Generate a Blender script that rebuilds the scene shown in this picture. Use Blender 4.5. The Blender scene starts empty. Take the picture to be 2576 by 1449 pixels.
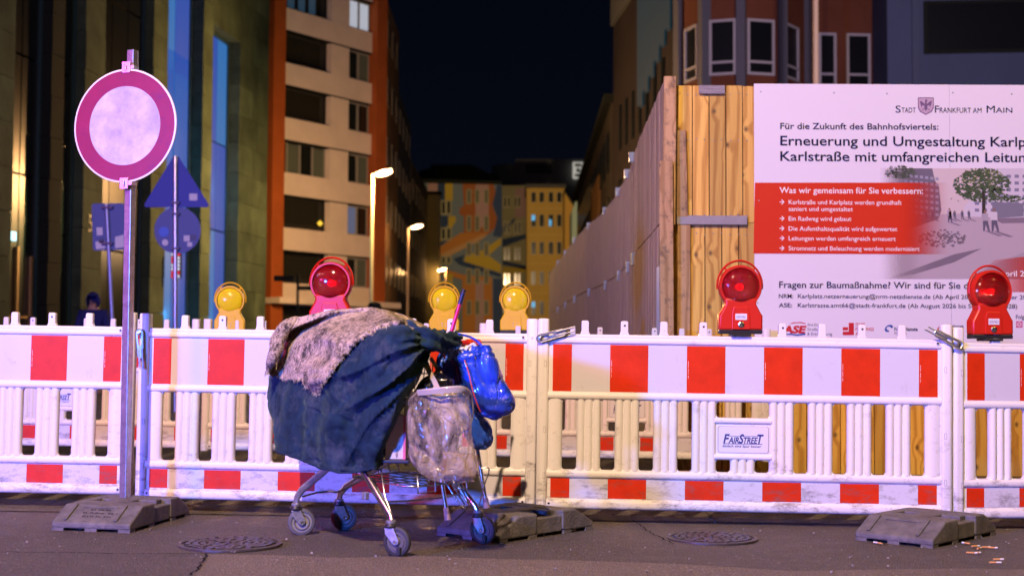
import bpy, bmesh, math, random
from mathutils import Vector, Matrix, noise
from mathutils.bvhtree import BVHTree
R = math.radians
random.seed(7)
C = bpy.context.scene.collection
SC = bpy.context.scene

# ------------------------------------------------------------ camera, sky, lamps off camera, exposure
CAM = Vector((0, 0, 0.85)); FOC = 3435.0; PITCH = R(2.708); ROLL = R(0.3)
cd = bpy.data.cameras.new('camera'); cam = bpy.data.objects.new('camera', cd); C.objects.link(cam)
cd.sensor_width = 36; cd.lens = 36 * FOC / 2576; cd.clip_end = 2000; cd.clip_start = .1
cam.matrix_world = Matrix.Translation(CAM) @ Matrix.Rotation(R(90) + PITCH, 4, 'X') @ Matrix.Rotation(ROLL, 4, 'Z')
cd.dof.use_dof = True; cd.dof.focus_distance = 7.2; cd.dof.aperture_fstop = 2.6
SC.camera = cam
w = bpy.data.worlds.new('World'); SC.world = w; w.use_nodes = True
wn = w.node_tree.nodes; wl = w.node_tree.links
bg = wn['Background']; bg.inputs[1].default_value = 1.0
tc = wn.new('ShaderNodeTexCoord'); sx = wn.new('ShaderNodeSeparateXYZ'); cr = wn.new('ShaderNodeValToRGB')
wl.new(tc.outputs['Generated'], sx.inputs[0]); wl.new(sx.outputs['Z'], cr.inputs[0]); wl.new(cr.outputs[0], bg.inputs[0])
cr.color_ramp.elements[0].position = 0.0; cr.color_ramp.elements[0].color = (.0022, .0034, .0070, 1)
cr.color_ramp.elements[1].position = .35; cr.color_ramp.elements[1].color = (.0010, .0014, .0042, 1)
SC.view_settings.view_transform = 'Standard'; SC.view_settings.look = 'None'
SC.view_settings.exposure = 0; SC.view_settings.gamma = 1
SC.view_settings.use_curve_mapping = False
SC.cycles.use_denoising = True
SC.cycles.max_bounces = 8
SC.cycles.sample_clamp_indirect = 4
SC.cycles.caustics_reflective = False; SC.cycles.caustics_refractive = False

def lamp(name, loc, energy, color, target=None, size=.2, kind='POINT', size_y=None, spot=60, blend=.5):
    d = bpy.data.lights.new(name, kind); d.energy = energy; d.color = color
    if kind == 'AREA':
        d.shape = 'RECTANGLE'; d.size = size; d.size_y = size_y or size
    else:
        d.shadow_soft_size = size
    if kind == 'SPOT': d.spot_size = R(spot); d.spot_blend = blend
    o = bpy.data.objects.new(name, d); C.objects.link(o); o.location = loc
    if target is not None:
        o.rotation_euler = (Vector(target) - Vector(loc)).to_track_quat('-Z', 'Y').to_euler()
    return o
# street lamp and shop signs on the side of the street behind the photographer
lamp('street_lamp_light', (-2.3, -1.9, 7.9), 7600, (1, .66, .43), size=.08)
lamp('pink_shop_sign_light', (-11, -3.0, 4.0), 620, (1, .05, .40), (-1, 7, .9), 1.4, 'AREA', .6)
lamp('blue_shop_sign_light', (-7.8, -4.8, 2.6), 2700, (.04, .16, 1), (0.6, 7, .8), .8, 'AREA', .5)
lamp('right_street_lamp_light', (8.5, 1.0, 7.5), 800, (1, .68, .16), size=.15)

# ------------------------------------------------------------ helpers
def at(px, py, Y):
    """world point on the plane y = Y seen at photo pixel (2576 wide)"""
    a = (px - 1288) / FOC; b = (724.5 - py) / FOC
    d = cam.matrix_world.to_3x3() @ Vector((a, b, -1))
    return CAM + d * (Y / d.y)
def onground(px, py):
    p = at(px, py, 6)
    for _ in range(8):
        d = (p - CAM); t = (gz(p.x) - CAM.z) / d.z; p = CAM + d * t
    return p
def gz(x): return -0.0105 * max(-12, min(12, x))
def proj(P):
    q = cam.matrix_world.inverted() @ Vector(P)
    return (1288 + FOC * q.x / -q.z, 724.5 - FOC * q.y / -q.z)

def link(o, parent=None):
    C.objects.link(o)
    if parent: o.parent = parent
    return o
def tag(o, label=None, cat=None, group=None, kind=None):
    if label: o['label'] = label
    if cat: o['category'] = cat
    if group: o['group'] = group
    if kind: o['kind'] = kind
    return o
def empty(name, loc=(0, 0, 0), rz=0, label=None, cat=None, group=None):
    o = bpy.data.objects.new(name, None); C.objects.link(o)
    o.empty_display_size = .1; o.location = loc; o.rotation_euler = (0, 0, rz)
    return tag(o, label, cat, group)
def copy_tree(o, parent=None):
    c = o.copy(); C.objects.link(c); c.parent = parent
    for ch in list(o.children): copy_tree(ch, c)
    return c

class MB:
    def __init__(s): s.bm = bmesh.new(); s.o = Vector((0, 0, 0))
    def box(s, x0, x1, y0, y1, z0, z1, M=None):
        vs = [s.bm.verts.new((x, y, z)) for x in (x0, x1) for y in (y0, y1) for z in (z0, z1)]
        if M:
            for v in vs: v.co = M @ v.co
        for f in ((0, 1, 3, 2), (4, 6, 7, 5), (0, 4, 5, 1), (2, 3, 7, 6), (0, 2, 6, 4), (1, 5, 7, 3)):
            s.bm.faces.new([vs[i] for i in f])
        return s
    def prism(s, pts, vec, M=None):
        """pts: list of 3-D points of a planar polygon, extruded by vec"""
        vec = Vector(vec)
        a = [s.bm.verts.new(Vector(p)) for p in pts]; b = [s.bm.verts.new(Vector(p) + vec) for p in pts]
        if M:
            for v in a + b: v.co = M @ v.co
        s.bm.faces.new(a); s.bm.faces.new(b[::-1])
        n = len(a)
        for i in range(n): s.bm.faces.new((a[i], b[i], b[(i + 1) % n], a[(i + 1) % n]))
        return s
    def tube(s, pts, r, n=8, r1=None, cap=True, sq=None):
        pts = [Vector(p) for p in pts]; rings = []
        up = None
        for i, p in enumerate(pts):
            if i == 0: t = pts[1] - p
            elif i == len(pts) - 1: t = p - pts[i - 1]
            else: t = (pts[i + 1] - p).normalized() + (p - pts[i - 1]).normalized()
            t.normalize()
            if up is None:
                up = Vector((0, 0, 1)) if abs(t.z) < .9 else Vector((1, 0, 0))
            a = t.cross(up).normalized(); b = a.cross(t).normalized(); up = b
            rr = r if not isinstance(r, (list, tuple)) else r[i]
            if r1 is not None: rr = r + (r1 - r) * i / (len(pts) - 1)
            ra, rb = (rr, rr) if sq is None else (rr * sq, rr)
            rings.append([s.bm.verts.new(p + a * math.cos(2 * math.pi * k / n) * ra + b * math.sin(2 * math.pi * k / n) * rb) for k in range(n)])
        for i in range(len(rings) - 1):
            for k in range(n):
                s.bm.faces.new((rings[i][k], rings[i][(k + 1) % n], rings[i + 1][(k + 1) % n], rings[i + 1][k]))
        if cap: s.bm.faces.new(rings[0][::-1]); s.bm.faces.new(rings[-1])
        return s
    def lathe(s, prof, c, axis=(0, 0, 1), n=24, a0=0, a1=2 * math.pi):
        """prof: (r, h) list around axis through c"""
        c = Vector(c); ax = Vector(axis).normalized()
        u = ax.orthogonal().normalized(); v = ax.cross(u)
        rings = []
        for r, h in prof:
            if r < 1e-6: rings.append([s.bm.verts.new(c + ax * h)])
            else: rings.append([s.bm.verts.new(c + ax * h + (u * math.cos(2 * math.pi * k / n) + v * math.sin(2 * math.pi * k / n)) * r) for k in range(n)])
        for A, B in zip(rings, rings[1:]):
            for k in range(n):
                k2 = (k + 1) % n
                if len(A) == 1 and len(B) == 1: continue
                if len(A) == 1: s.bm.faces.new((A[0], B[k], B[k2]))
                elif len(B) == 1: s.bm.faces.new((A[k], B[0], A[k2]))
                else: s.bm.faces.new((A[k], B[k], B[k2], A[k2]))
        return s
    def grid(s, P, closed=False):
        """P: rows of points"""
        V = [[s.bm.verts.new(p) for p in row] for row in P]
        m = len(V[0])
        for i in range(len(V) - 1):
            for j in range(m if closed else m - 1):
                j2 = (j + 1) % m
                s.bm.faces.new((V[i][j], V[i][j2], V[i + 1][j2], V[i + 1][j]))
        return V
    def build(s, name, mat, parent=None, smooth=False, bevel=0, sub=0, label=None, angle=None, origin=None):
        bmesh.ops.recalc_face_normals(s.bm, faces=s.bm.faces)
        if origin is not None:
            for v in s.bm.verts: v.co -= Vector(origin)
        me = bpy.data.meshes.new(name)
        if smooth:
            for f in s.bm.faces: f.smooth = True
            lim = R(angle or 45)
            for e in s.bm.edges:
                if len(e.link_faces) == 2 and e.calc_face_angle(0) > lim: e.smooth = False
        s.bm.to_mesh(me); s.bm.free()
        me.materials.append(mat)
        o = bpy.data.objects.new(name, me); link(o, parent)
        if bevel:
            b = o.modifiers.new('bevel', 'BEVEL'); b.width = bevel; b.segments = 2; b.limit_method = 'ANGLE'; b.angle_limit = R(40)
        if sub:
            b = o.modifiers.new('sub', 'SUBSURF'); b.levels = sub; b.render_levels = sub
        if label: o['label'] = label
        return o
def inst(name, mesh_obj, parent, loc=(0, 0, 0)):
    o = mesh_obj.copy(); o.name = name; C.objects.link(o); o.parent = parent; o.location = loc
    return o

# ------------------------------------------------------------ materials
MATS = {}
def mat(name, col, rough=.5, metal=0, **kw):
    """principled with optional noise mottling, bump, dirt; kw: var, vscale, bump, bscale, dirt(col,amount,scale), coat, trans, emit"""
    if name in MATS: return MATS[name]
    m = bpy.data.materials.new(name); m.use_nodes = True; MATS[name] = m
    n = m.node_tree.nodes; l = m.node_tree.links; p = n['Principled BSDF']
    p.inputs['Base Color'].default_value = (*col, 1); p.inputs['Roughness'].default_value = rough
    p.inputs['Metallic'].default_value = metal
    if kw.get('coat'): p.inputs['Coat Weight'].default_value = kw['coat']; p.inputs['Coat Roughness'].default_value = kw.get('coatr', .1)
    if kw.get('spec') is None and rough >= .75: kw['spec'] = .12
    if kw.get('spec') is not None: p.inputs['Specular IOR Level'].default_value = kw['spec']
    if kw.get('trans'): p.inputs['Transmission Weight'].default_value = kw['trans']
    if kw.get('alpha'): p.inputs['Alpha'].default_value = kw['alpha']
    if kw.get('sheen'): p.inputs['Sheen Weight'].default_value = kw['sheen']; p.inputs['Sheen Roughness'].default_value = .4; p.inputs['Sheen Tint'].default_value = kw.get('sheentint', (.8, .85, 1, 1))
    if kw.get('emit'): p.inputs['Emission Color'].default_value = (*kw['emit'][0], 1); p.inputs['Emission Strength'].default_value = kw['emit'][1]
    tc = n.new('ShaderNodeTexCoord'); src = tc.outputs['Object']
    sc = kw.get('stretch', (1, 1, 1))
    mp = n.new('ShaderNodeMapping'); mp.inputs['Scale'].default_value = sc; l.new(src, mp.inputs[0]); v = mp.outputs[0]
    cur = None
    if kw.get('var'):
        t = n.new('ShaderNodeTexNoise'); t.inputs['Scale'].default_value = kw.get('vscale', 5); t.inputs['Detail'].default_value = 6; t.inputs['Roughness'].default_value = .65
        l.new(v, t.inputs['Vector'])
        r = n.new('ShaderNodeValToRGB'); a = kw['var']
        r.color_ramp.elements[0].position = .3; r.color_ramp.elements[1].position = .7
        r.color_ramp.elements[0].color = (*[c * (1 - a) for c in col], 1); r.color_ramp.elements[1].color = (*[min(1, c * (1 + a)) for c in col], 1)
        l.new(t.outputs['Fac'], r.inputs[0]); cur = r.outputs[0]
    if kw.get('objvar'):
        oi = n.new('ShaderNodeObjectInfo'); hs = n.new('ShaderNodeHueSaturation')
        mr = n.new('ShaderNodeMapRange'); mr.inputs['To Min'].default_value = 1 - kw['objvar']; mr.inputs['To Max'].default_value = 1 + kw['objvar']
        l.new(oi.outputs['Random'], mr.inputs[0]); l.new(mr.outputs[0], hs.inputs['Value'])
        if cur: l.new(cur, hs.inputs['Color'])
        else: hs.inputs['Color'].default_value = (*col, 1)
        cur = hs.outputs[0]
    for dirt in ([kw['dirt']] if kw.get('dirt') and not isinstance(kw['dirt'], list) else kw.get('dirt') or []):
        dc, amt, dscale = dirt[:3]; lo = dirt[3] if len(dirt) > 3 else .55
        t = n.new('ShaderNodeTexNoise'); t.inputs['Scale'].default_value = dscale; t.inputs['Detail'].default_value = 8; t.inputs['Roughness'].default_value = .75
        mp2 = n.new('ShaderNodeMapping'); mp2.inputs['Scale'].default_value = dirt[4] if len(dirt) > 4 else (1, 1, 1)
        l.new(src, mp2.inputs[0]); l.new(mp2.outputs[0], t.inputs['Vector'])
        r = n.new('ShaderNodeMapRange'); r.inputs['From Min'].default_value = lo; r.inputs['From Max'].default_value = lo + .12; r.inputs['To Max'].default_value = amt; r.clamp = True
        l.new(t.outputs['Fac'], r.inputs[0])
        mx = n.new('ShaderNodeMix'); mx.data_type = 'RGBA'; l.new(r.outputs[0], mx.inputs[0])
        if cur: l.new(cur, mx.inputs[6])
        else: mx.inputs[6].default_value = (*col, 1)
        mx.inputs[7].default_value = (*dc, 1); cur = mx.outputs[2]
    if cur: l.new(cur, p.inputs['Base Color'])
    if kw.get('bump'):
        t = n.new('ShaderNodeTexNoise'); t.inputs['Scale'].default_value = kw.get('bscale', 60); t.inputs['Detail'].default_value = kw.get('bdetail', 5)
        l.new(v, t.inputs['Vector'])
        b = n.new('ShaderNodeBump'); b.inputs['Strength'].default_value = kw['bump']; b.inputs['Distance'].default_value = kw.get('bdist', .01)
        l.new(t.outputs['Fac'], b.inputs['Height']); l.new(b.outputs[0], p.inputs['Normal'])
    return m

def wood_mat(name, col, dark, knots=True):
    m = bpy.data.materials.new(name); m.use_nodes = True; MATS[name] = m
    n = m.node_tree.nodes; l = m.node_tree.links; p = n['Principled BSDF']; p.inputs['Roughness'].default_value = .62
    tc = n.new('ShaderNodeTexCoord'); oi = n.new('ShaderNodeObjectInfo'); off = n.new('ShaderNodeVectorMath'); off.operation = 'ADD'
    mul = n.new('ShaderNodeVectorMath'); mul.operation = 'MULTIPLY_ADD'
    cmb = n.new('ShaderNodeCombineXYZ'); l.new(oi.outputs['Random'], cmb.inputs[0]); l.new(oi.outputs['Random'], cmb.inputs[2])
    l.new(cmb.outputs[0], mul.inputs[0]); mul.inputs[1].default_value = (37, 1, 91); l.new(tc.outputs['Object'], mul.inputs[2])
    V = mul.outputs[0]
    # knots
    kmp = n.new('ShaderNodeMapping'); kmp.inputs['Scale'].default_value = (4.6, 3.4, 1); ks = n.new('ShaderNodeSeparateXYZ'); kq = n.new('ShaderNodeCombineXYZ'); l.new(V, ks.inputs[0]); l.new(ks.outputs[0], kq.inputs[0]); l.new(ks.outputs[2], kq.inputs[1]); l.new(kq.outputs[0], kmp.inputs[0])
    vo = n.new('ShaderNodeTexVoronoi'); vo.voronoi_dimensions = '2D'; vo.inputs['Scale'].default_value = 1.0; vo.inputs['Randomness'].default_value = 1; l.new(kmp.outputs[0], vo.inputs['Vector'])
    kd = n.new('ShaderNodeMapRange'); kd.inputs['From Min'].default_value = 0; kd.inputs['From Max'].default_value = .30; kd.inputs['To Min'].default_value = 1; kd.inputs['To Max'].default_value = 0; l.new(vo.outputs['Distance'], kd.inputs[0])
    # grain : distorted stretched wave, bending round the knots
    gm = n.new('ShaderNodeMapping'); gm.inputs['Scale'].default_value = (1, 1, .10); l.new(V, gm.inputs[0])
    ad = n.new('ShaderNodeVectorMath'); ad.operation = 'ADD'; kc = n.new('ShaderNodeCombineXYZ')
    km = n.new('ShaderNodeMath'); km.operation = 'MULTIPLY'; km.inputs[1].default_value = .05; l.new(kd.outputs[0], km.inputs[0]); l.new(km.outputs[0], kc.inputs[0])
    l.new(gm.outputs[0], ad.inputs[0]); l.new(kc.outputs[0], ad.inputs[1])
    wv = n.new('ShaderNodeTexWave'); wv.inputs['Scale'].default_value = 4.5; wv.inputs['Distortion'].default_value = 9; wv.inputs['Detail'].default_value = 3; wv.inputs['Detail Scale'].default_value = 1.2
    wv.bands_direction = 'X'; l.new(ad.outputs[0], wv.inputs['Vector'])
    fn = n.new('ShaderNodeTexNoise'); fn.inputs['Scale'].default_value = 120; fn.inputs['Detail'].default_value = 4
    fm = n.new('ShaderNodeMapping'); fm.inputs['Scale'].default_value = (1, 1, .03); l.new(V, fm.inputs[0]); l.new(fm.outputs[0], fn.inputs['Vector'])
    r = n.new('ShaderNodeValToRGB'); e = r.color_ramp.elements
    e[0].color = (*dark, 1); e[0].position = 0; e[1].color = (*col, 1); e[1].position = .55
    l.new(wv.outputs['Fac'], r.inputs[0])
    m1 = n.new('ShaderNodeMix'); m1.data_type = 'RGBA'; m1.blend_type = 'MULTIPLY'; m1.inputs[0].default_value = .4
    r2 = n.new('ShaderNodeValToRGB'); r2.color_ramp.elements[0].position = .3; r2.color_ramp.elements[0].color = (.55, .5, .45, 1); r2.color_ramp.elements[1].position = .65
    l.new(fn.outputs['Fac'], r2.inputs[0]); l.new(r.outputs[0], m1.inputs[6]); l.new(r2.outputs[0], m1.inputs[7])
    cur = m1.outputs[2]
    if knots:
        k2 = n.new('ShaderNodeMapRange'); k2.inputs['From Min'].default_value = .02; k2.inputs['From Max'].default_value = .10; k2.inputs['To Min'].default_value = .85; k2.inputs['To Max'].default_value = 0; l.new(vo.outputs['Distance'], k2.inputs[0])
        m2 = n.new('ShaderNodeMix'); m2.data_type = 'RGBA'; l.new(k2.outputs[0], m2.inputs[0]); l.new(cur, m2.inputs[6]); m2.inputs[7].default_value = (.07, .03, .012, 1); cur = m2.outputs[2]
    sn = n.new('ShaderNodeTexNoise'); sn.inputs['Scale'].default_value = 9; sn.inputs['Detail'].default_value = 7; sn.inputs['Roughness'].default_value = .8; l.new(V, sn.inputs['Vector'])
    smr = n.new('ShaderNodeMapRange'); smr.inputs['From Min'].default_value = .6 if knots else .52; smr.inputs['From Max'].default_value = .72 if knots else .62; smr.inputs['To Max'].default_value = .35 if knots else .7; l.new(sn.outputs['Fac'], smr.inputs[0])
    m4 = n.new('ShaderNodeMix'); m4.data_type = 'RGBA'; l.new(smr.outputs[0], m4.inputs[0]); l.new(cur, m4.inputs[6]); m4.inputs[7].default_value = (.05, .04, .035, 1); cur = m4.outputs[2]
    hs = n.new('ShaderNodeHueSaturation'); mr = n.new('ShaderNodeMapRange'); mr.inputs['To Min'].default_value = .75; mr.inputs['To Max'].default_value = 1.2
    l.new(oi.outputs['Random'], mr.inputs[0]); l.new(mr.outputs[0], hs.inputs['Value']); l.new(cur, hs.inputs['Color']); l.new(hs.outputs[0], p.inputs['Base Color'])
    b = n.new('ShaderNodeBump'); b.inputs['Strength'].default_value = .25; b.inputs['Distance'].default_value = .004; l.new(fn.outputs['Fac'], b.inputs['Height']); l.new(b.outputs[0], p.inputs['Normal'])
    return m

def lit(name, col, st, **k): return mat(name, (.02, .02, .02), .5, emit=(col, st), **k)
WHITE = mat('white_plastic', (.78, .77, .76), .42, bump=.06, bscale=90, bdist=.003, dirt=[((.30, .26, .22), .45, 7, .58), ((.06, .05, .05), .85, 24, .635, (1, 1, 1.8)), ((.10, .09, .08), .6, 70, .64, (.25, 1, 1))])
FOILW = mat('white_foil', (.62, .62, .68), .45, spec=.35, dirt=[((.35, .32, .32), .35, 6, .57), ((.1, .1, .1), .6, 34, .66, (1, 1, .4))], bump=.05, bscale=300, bdist=.002)
FOILR = mat('red_foil', (.62, .030, .003), .5, spec=.25, var=.12, vscale=12, dirt=[((.5, .14, .1), .5, 26, .65, (1, 1, .3)), ((.2, .02, .01), .5, 6, .6)], bump=.05, bscale=300, bdist=.002)
STEEL = mat('galvanised_steel', (.50, .51, .54), .36, .9, var=.25, vscale=30, bump=.1, bscale=60, bdist=.003)
CHROME = mat('chromed_tube', (.66, .67, .70), .24, 1, var=.2, vscale=18, bump=.06, bscale=40, bdist=.002)
DULL = mat('dull_zinc', (.42, .43, .46), .42, .75, var=.3, vscale=40)
REDP = mat('red_plastic', (.56, .018, .008), .40, bump=.12, bscale=220, bdist=.002, dirt=((.16, .03, .02), .5, 14, .6))
YELP = mat('yellow_plastic', (.78, .50, .02), .4, bump=.1, bscale=200, bdist=.002)
BLACKP = mat('black_plastic', (.02, .02, .022), .4, bump=.2, bscale=80, bdist=.002)
LENSR = mat('red_lens', (.80, .004, .012), .06, trans=.85, bump=.5, bscale=1, coat=.5)
LENSY = mat('yellow_lens', (1, .80, .015), .08, trans=.10, bump=.5, bscale=1, coat=.5)
REFL = mat('lamp_reflector', (.85, .85, .85), .18, 1, bump=1, bscale=70, bdist=.03)
RUBBER = mat('recycled_rubber', (.125, .118, .122), .72, var=.35, vscale=14, bump=.55, bscale=70, bdist=.008, dirt=[((.22, .19, .17), .55, 20, .56), ((.02, .02, .02), .5, 9, .6)])
WOOD = wood_mat('pine_board', (.76, .49, .10), (.52, .28, .045))
WOOD2 = wood_mat('stained_batten', (.52, .33, .15), (.36, .21, .08), knots=False)
GREYW = mat('grey_timber', (.26, .24, .25), .7, var=.35, vscale=10, stretch=(1, 1, 12), bump=.3, bscale=60, bdist=.003)
INK = mat('dark_blue_print', (.004, .008, .045), .6, spec=.15)
INKW = mat('white_print', (.85, .85, .85), .5)
NAVY = mat('navy_velvet', (.011, .029, .058), .9, sheen=.16, sheentint=(.5, .85, .85, 1), var=.5, vscale=11, bump=.5, bscale=130, bdist=.006, dirt=[((.085, .105, .13), .5, 5, .5), ((.004, .012, .02), .7, 9, .56)])
TYRE = mat('grey_tyre', (.10, .10, .11), .7, var=.2, vscale=20)
HUB = mat('grey_hub', (.28, .27, .28), .5)
for nm in ('red_lens', 'yellow_lens'):
    n = MATS[nm].node_tree.nodes; l = MATS[nm].node_tree.links
    for x in [q for q in n if q.type == 'TEX_NOISE']: n.remove(x)
    tcn = [q for q in n if q.type == 'TEX_COORD'][0]; sp = n.new('ShaderNodeSeparateXYZ'); l.new(tcn.outputs['Object'], sp.inputs[0])
    h = []
    for ax in (0, 2):
        a = n.new('ShaderNodeMath'); a.operation = 'MULTIPLY'; a.inputs[1].default_value = 1200; l.new(sp.outputs[ax], a.inputs[0])
        b = n.new('ShaderNodeMath'); b.operation = 'SINE'; l.new(a.outputs[0], b.inputs[0]); h.append(b)
    s_ = n.new('ShaderNodeMath'); s_.operation = 'ADD'; l.new(h[0].outputs[0], s_.inputs[0]); l.new(h[1].outputs[0], s_.inputs[1])
    bp = [q for q in n if q.type == 'BUMP'][0]; bp.inputs['Distance'].default_value = .0014; l.new(s_.outputs[0], bp.inputs['Height'])

def grime(m, z0, z1, col, scale, lo):
    n = m.node_tree.nodes; l = m.node_tree.links; p = n['Principled BSDF']; old = p.inputs['Base Color'].links[0].from_socket
    tc = n.new('ShaderNodeTexCoord'); sp = n.new('ShaderNodeSeparateXYZ'); l.new(tc.outputs['Object'], sp.inputs[0])
    nz = n.new('ShaderNodeTexNoise'); nz.inputs['Scale'].default_value = scale; nz.inputs['Detail'].default_value = 9; nz.inputs['Roughness'].default_value = .8; mp = n.new('ShaderNodeMapping'); mp.inputs['Scale'].default_value = (.6, 1, 1.4); oi = n.new('ShaderNodeObjectInfo')
    l.new(tc.outputs['Object'], mp.inputs[0]); l.new(oi.outputs['Random'], mp.inputs['Location']); l.new(mp.outputs[0], nz.inputs['Vector'])
    h = n.new('ShaderNodeMapRange'); h.inputs['From Min'].default_value = z0; h.inputs['From Max'].default_value = z1; h.inputs['To Min'].default_value = .13; h.inputs['To Max'].default_value = 0; l.new(sp.outputs['Z'], h.inputs[0])
    a = n.new('ShaderNodeMath'); a.operation = 'ADD'; l.new(nz.outputs['Fac'], a.inputs[0]); l.new(h.outputs[0], a.inputs[1])
    r = n.new('ShaderNodeMapRange'); r.inputs['From Min'].default_value = lo; r.inputs['From Max'].default_value = lo + .16; r.inputs['To Max'].default_value = .8; l.new(a.outputs[0], r.inputs[0])
    mx = n.new('ShaderNodeMix'); mx.data_type = 'RGBA'; l.new(r.outputs[0], mx.inputs[0]); l.new(old, mx.inputs[6]); mx.inputs[7].default_value = (*col, 1); l.new(mx.outputs[2], p.inputs['Base Color'])
for m_ in (WHITE, FOILW, FOILR): grime(m_, .10, .35, (.13, .11, .10), 12, .62)

# wool felt
def felt():
    m = bpy.data.materials.new('grey_felt'); m.use_nodes = True
    n = m.node_tree.nodes; l = m.node_tree.links; p = n['Principled BSDF']; p.inputs['Roughness'].default_value = .95
    p.inputs['Sheen Weight'].default_value = 0
    tc = n.new('ShaderNodeTexCoord')
    def nz(scale, st=(1, 1, 1), d=8, r=.8, dist=0):
        mp = n.new('ShaderNodeMapping'); mp.inputs['Scale'].default_value = st; mp.inputs['Rotation'].default_value = (0, R(25), 0); l.new(tc.outputs['Object'], mp.inputs[0])
        t = n.new('ShaderNodeTexNoise'); t.inputs['Scale'].default_value = scale; t.inputs['Detail'].default_value = d; t.inputs['Roughness'].default_value = r; t.inputs['Distortion'].default_value = dist
        l.new(mp.outputs[0], t.inputs['Vector']); return t.outputs['Fac']
    a = nz(48, (1, 1, .6), 8, .8, 1.2); b = nz(7, dist=.8); c = nz(110, (.6, 1, 1), 5, .75, 1)
    mx = n.new('ShaderNodeMath'); mx.operation = 'ADD'; l.new(a, mx.inputs[0])
    m3 = n.new('ShaderNodeMath'); m3.operation = 'MULTIPLY'; m3.inputs[1].default_value = .8; l.new(b, m3.inputs[0]); l.new(m3.outputs[0], mx.inputs[1])
    m4 = n.new('ShaderNodeMath'); m4.operation = 'MULTIPLY_ADD'; m4.inputs[1].default_value = .5; l.new(c, m4.inputs[0]); l.new(mx.outputs[0], m4.inputs[2])
    r = n.new('ShaderNodeValToRGB'); e = r.color_ramp.elements
    e[0].position = .92 / 2.3 * 2; e[0].color = (.035, .028, .025, 1); e[1].position = 1.0; e[1].color = (.58, .46, .36, 1)
    mr = n.new('ShaderNodeMapRange'); mr.inputs['From Min'].default_value = .85; mr.inputs['From Max'].default_value = 1.35; l.new(m4.outputs[0], mr.inputs[0]); l.new(mr.outputs[0], r.inputs[0])
    e[0].position = 0.36; e[1].position = .80
    l.new(r.outputs[0], p.inputs['Base Color'])
    bb = n.new('ShaderNodeBump'); bb.inputs['Strength'].default_value = .6; bb.inputs['Distance'].default_value = .005; l.new(m4.outputs[0], bb.inputs['Height']); l.new(bb.outputs[0], p.inputs['Normal'])
    return m
FELT = felt()

def asphalt(name, base, var):
    m = bpy.data.materials.new(name); m.use_nodes = True
    n = m.node_tree.nodes; l = m.node_tree.links; p = n['Principled BSDF']
    tc = n.new('ShaderNodeTexCoord')
    def nz(scale, d=6, r=.6):
        t = n.new('ShaderNodeTexNoise'); t.inputs['Scale'].default_value = scale; t.inputs['Detail'].default_value = d; t.inputs['Roughness'].default_value = r
        l.new(tc.outputs['Object'], t.inputs['Vector']); return t.outputs['Fac']
    big = nz(.9); mid = nz(7, 8, .7); fine = nz(120, 4, .75); grit = n.new('ShaderNodeTexVoronoi'); grit.inputs['Scale'].default_value = 130; l.new(tc.outputs['Object'], grit.inputs['Vector'])
    r = n.new('ShaderNodeValToRGB'); e = r.color_ramp.elements; e[0].position = .3; e[1].position = .7
    e[0].color = (*[c * (1 - var) for c in base], 1); e[1].color = (*[c * (1 + var) for c in base], 1)
    s = n.new('ShaderNodeMath'); s.operation = 'ADD'; l.new(big, s.inputs[0]); l.new(mid, s.inputs[1]); h = n.new('ShaderNodeMath'); h.operation = 'MULTIPLY'; h.inputs[1].default_value = .5; l.new(s.outputs[0], h.inputs[0]); l.new(h.outputs[0], r.inputs[0])
    # pale grains
    gr = n.new('ShaderNodeMapRange'); gr.inputs['From Min'].default_value = .50; gr.inputs['From Max'].default_value = .66; gr.inputs['To Max'].default_value = .8; l.new(fine, gr.inputs[0])
    mx = n.new('ShaderNodeMix'); mx.data_type = 'RGBA'; l.new(gr.outputs[0], mx.inputs[0]); l.new(r.outputs[0], mx.inputs[6]); mx.inputs[7].default_value = (*[c * 3.2 for c in base], 1)
    # tiny litter specks
    v2 = n.new('ShaderNodeTexVoronoi'); v2.inputs['Scale'].default_value = 9; l.new(tc.outputs['Object'], v2.inputs['Vector'])
    sp = n.new('ShaderNodeMapRange'); sp.inputs['From Min'].default_value = .045; sp.inputs['From Max'].default_value = .03; l.new(v2.outputs['Distance'], sp.inputs[0])
    mx2 = n.new('ShaderNodeMix'); mx2.data_type = 'RGBA'; l.new(sp.outputs[0], mx2.inputs[0]); l.new(mx.outputs[2], mx2.inputs[6]); mx2.inputs[7].default_value = (.5, .45, .4, 1)
    l.new(mx2.outputs[2], p.inputs['Base Color'])
    rr = n.new('ShaderNodeMapRange'); rr.inputs['From Min'].default_value = .35; rr.inputs['From Max'].default_value = .65; rr.inputs['To Min'].default_value = .5; rr.inputs['To Max'].default_value = .8; l.new(mid, rr.inputs[0]); l.new(rr.outputs[0], p.inputs['Roughness'])
    ad = n.new('ShaderNodeMath'); ad.operation = 'MULTIPLY_ADD'; ad.inputs[1].default_value = .6; l.new(grit.outputs['Distance'], ad.inputs[0]); l.new(fine, ad.inputs[2])
    ad2 = n.new('ShaderNodeMath'); ad2.operation = 'MULTIPLY_ADD'; ad2.inputs[1].default_value = 1.6; l.new(mid, ad2.inputs[0]); l.new(ad.outputs[0], ad2.inputs[2])
    b = n.new('ShaderNodeBump'); b.inputs['Strength'].default_value = 1; b.inputs['Distance'].default_value = .014; l.new(ad2.outputs[0], b.inputs['Height']); l.new(b.outputs[0], p.inputs['Normal'])
    return m
ASPH = asphalt('asphalt', (.098, .085, .080), .55)
ASPH2 = asphalt('coarse_asphalt', (.175, .145, .128), .4)
ASPH3 = asphalt('old_asphalt', (.11, .095, .072), .4)

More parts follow.
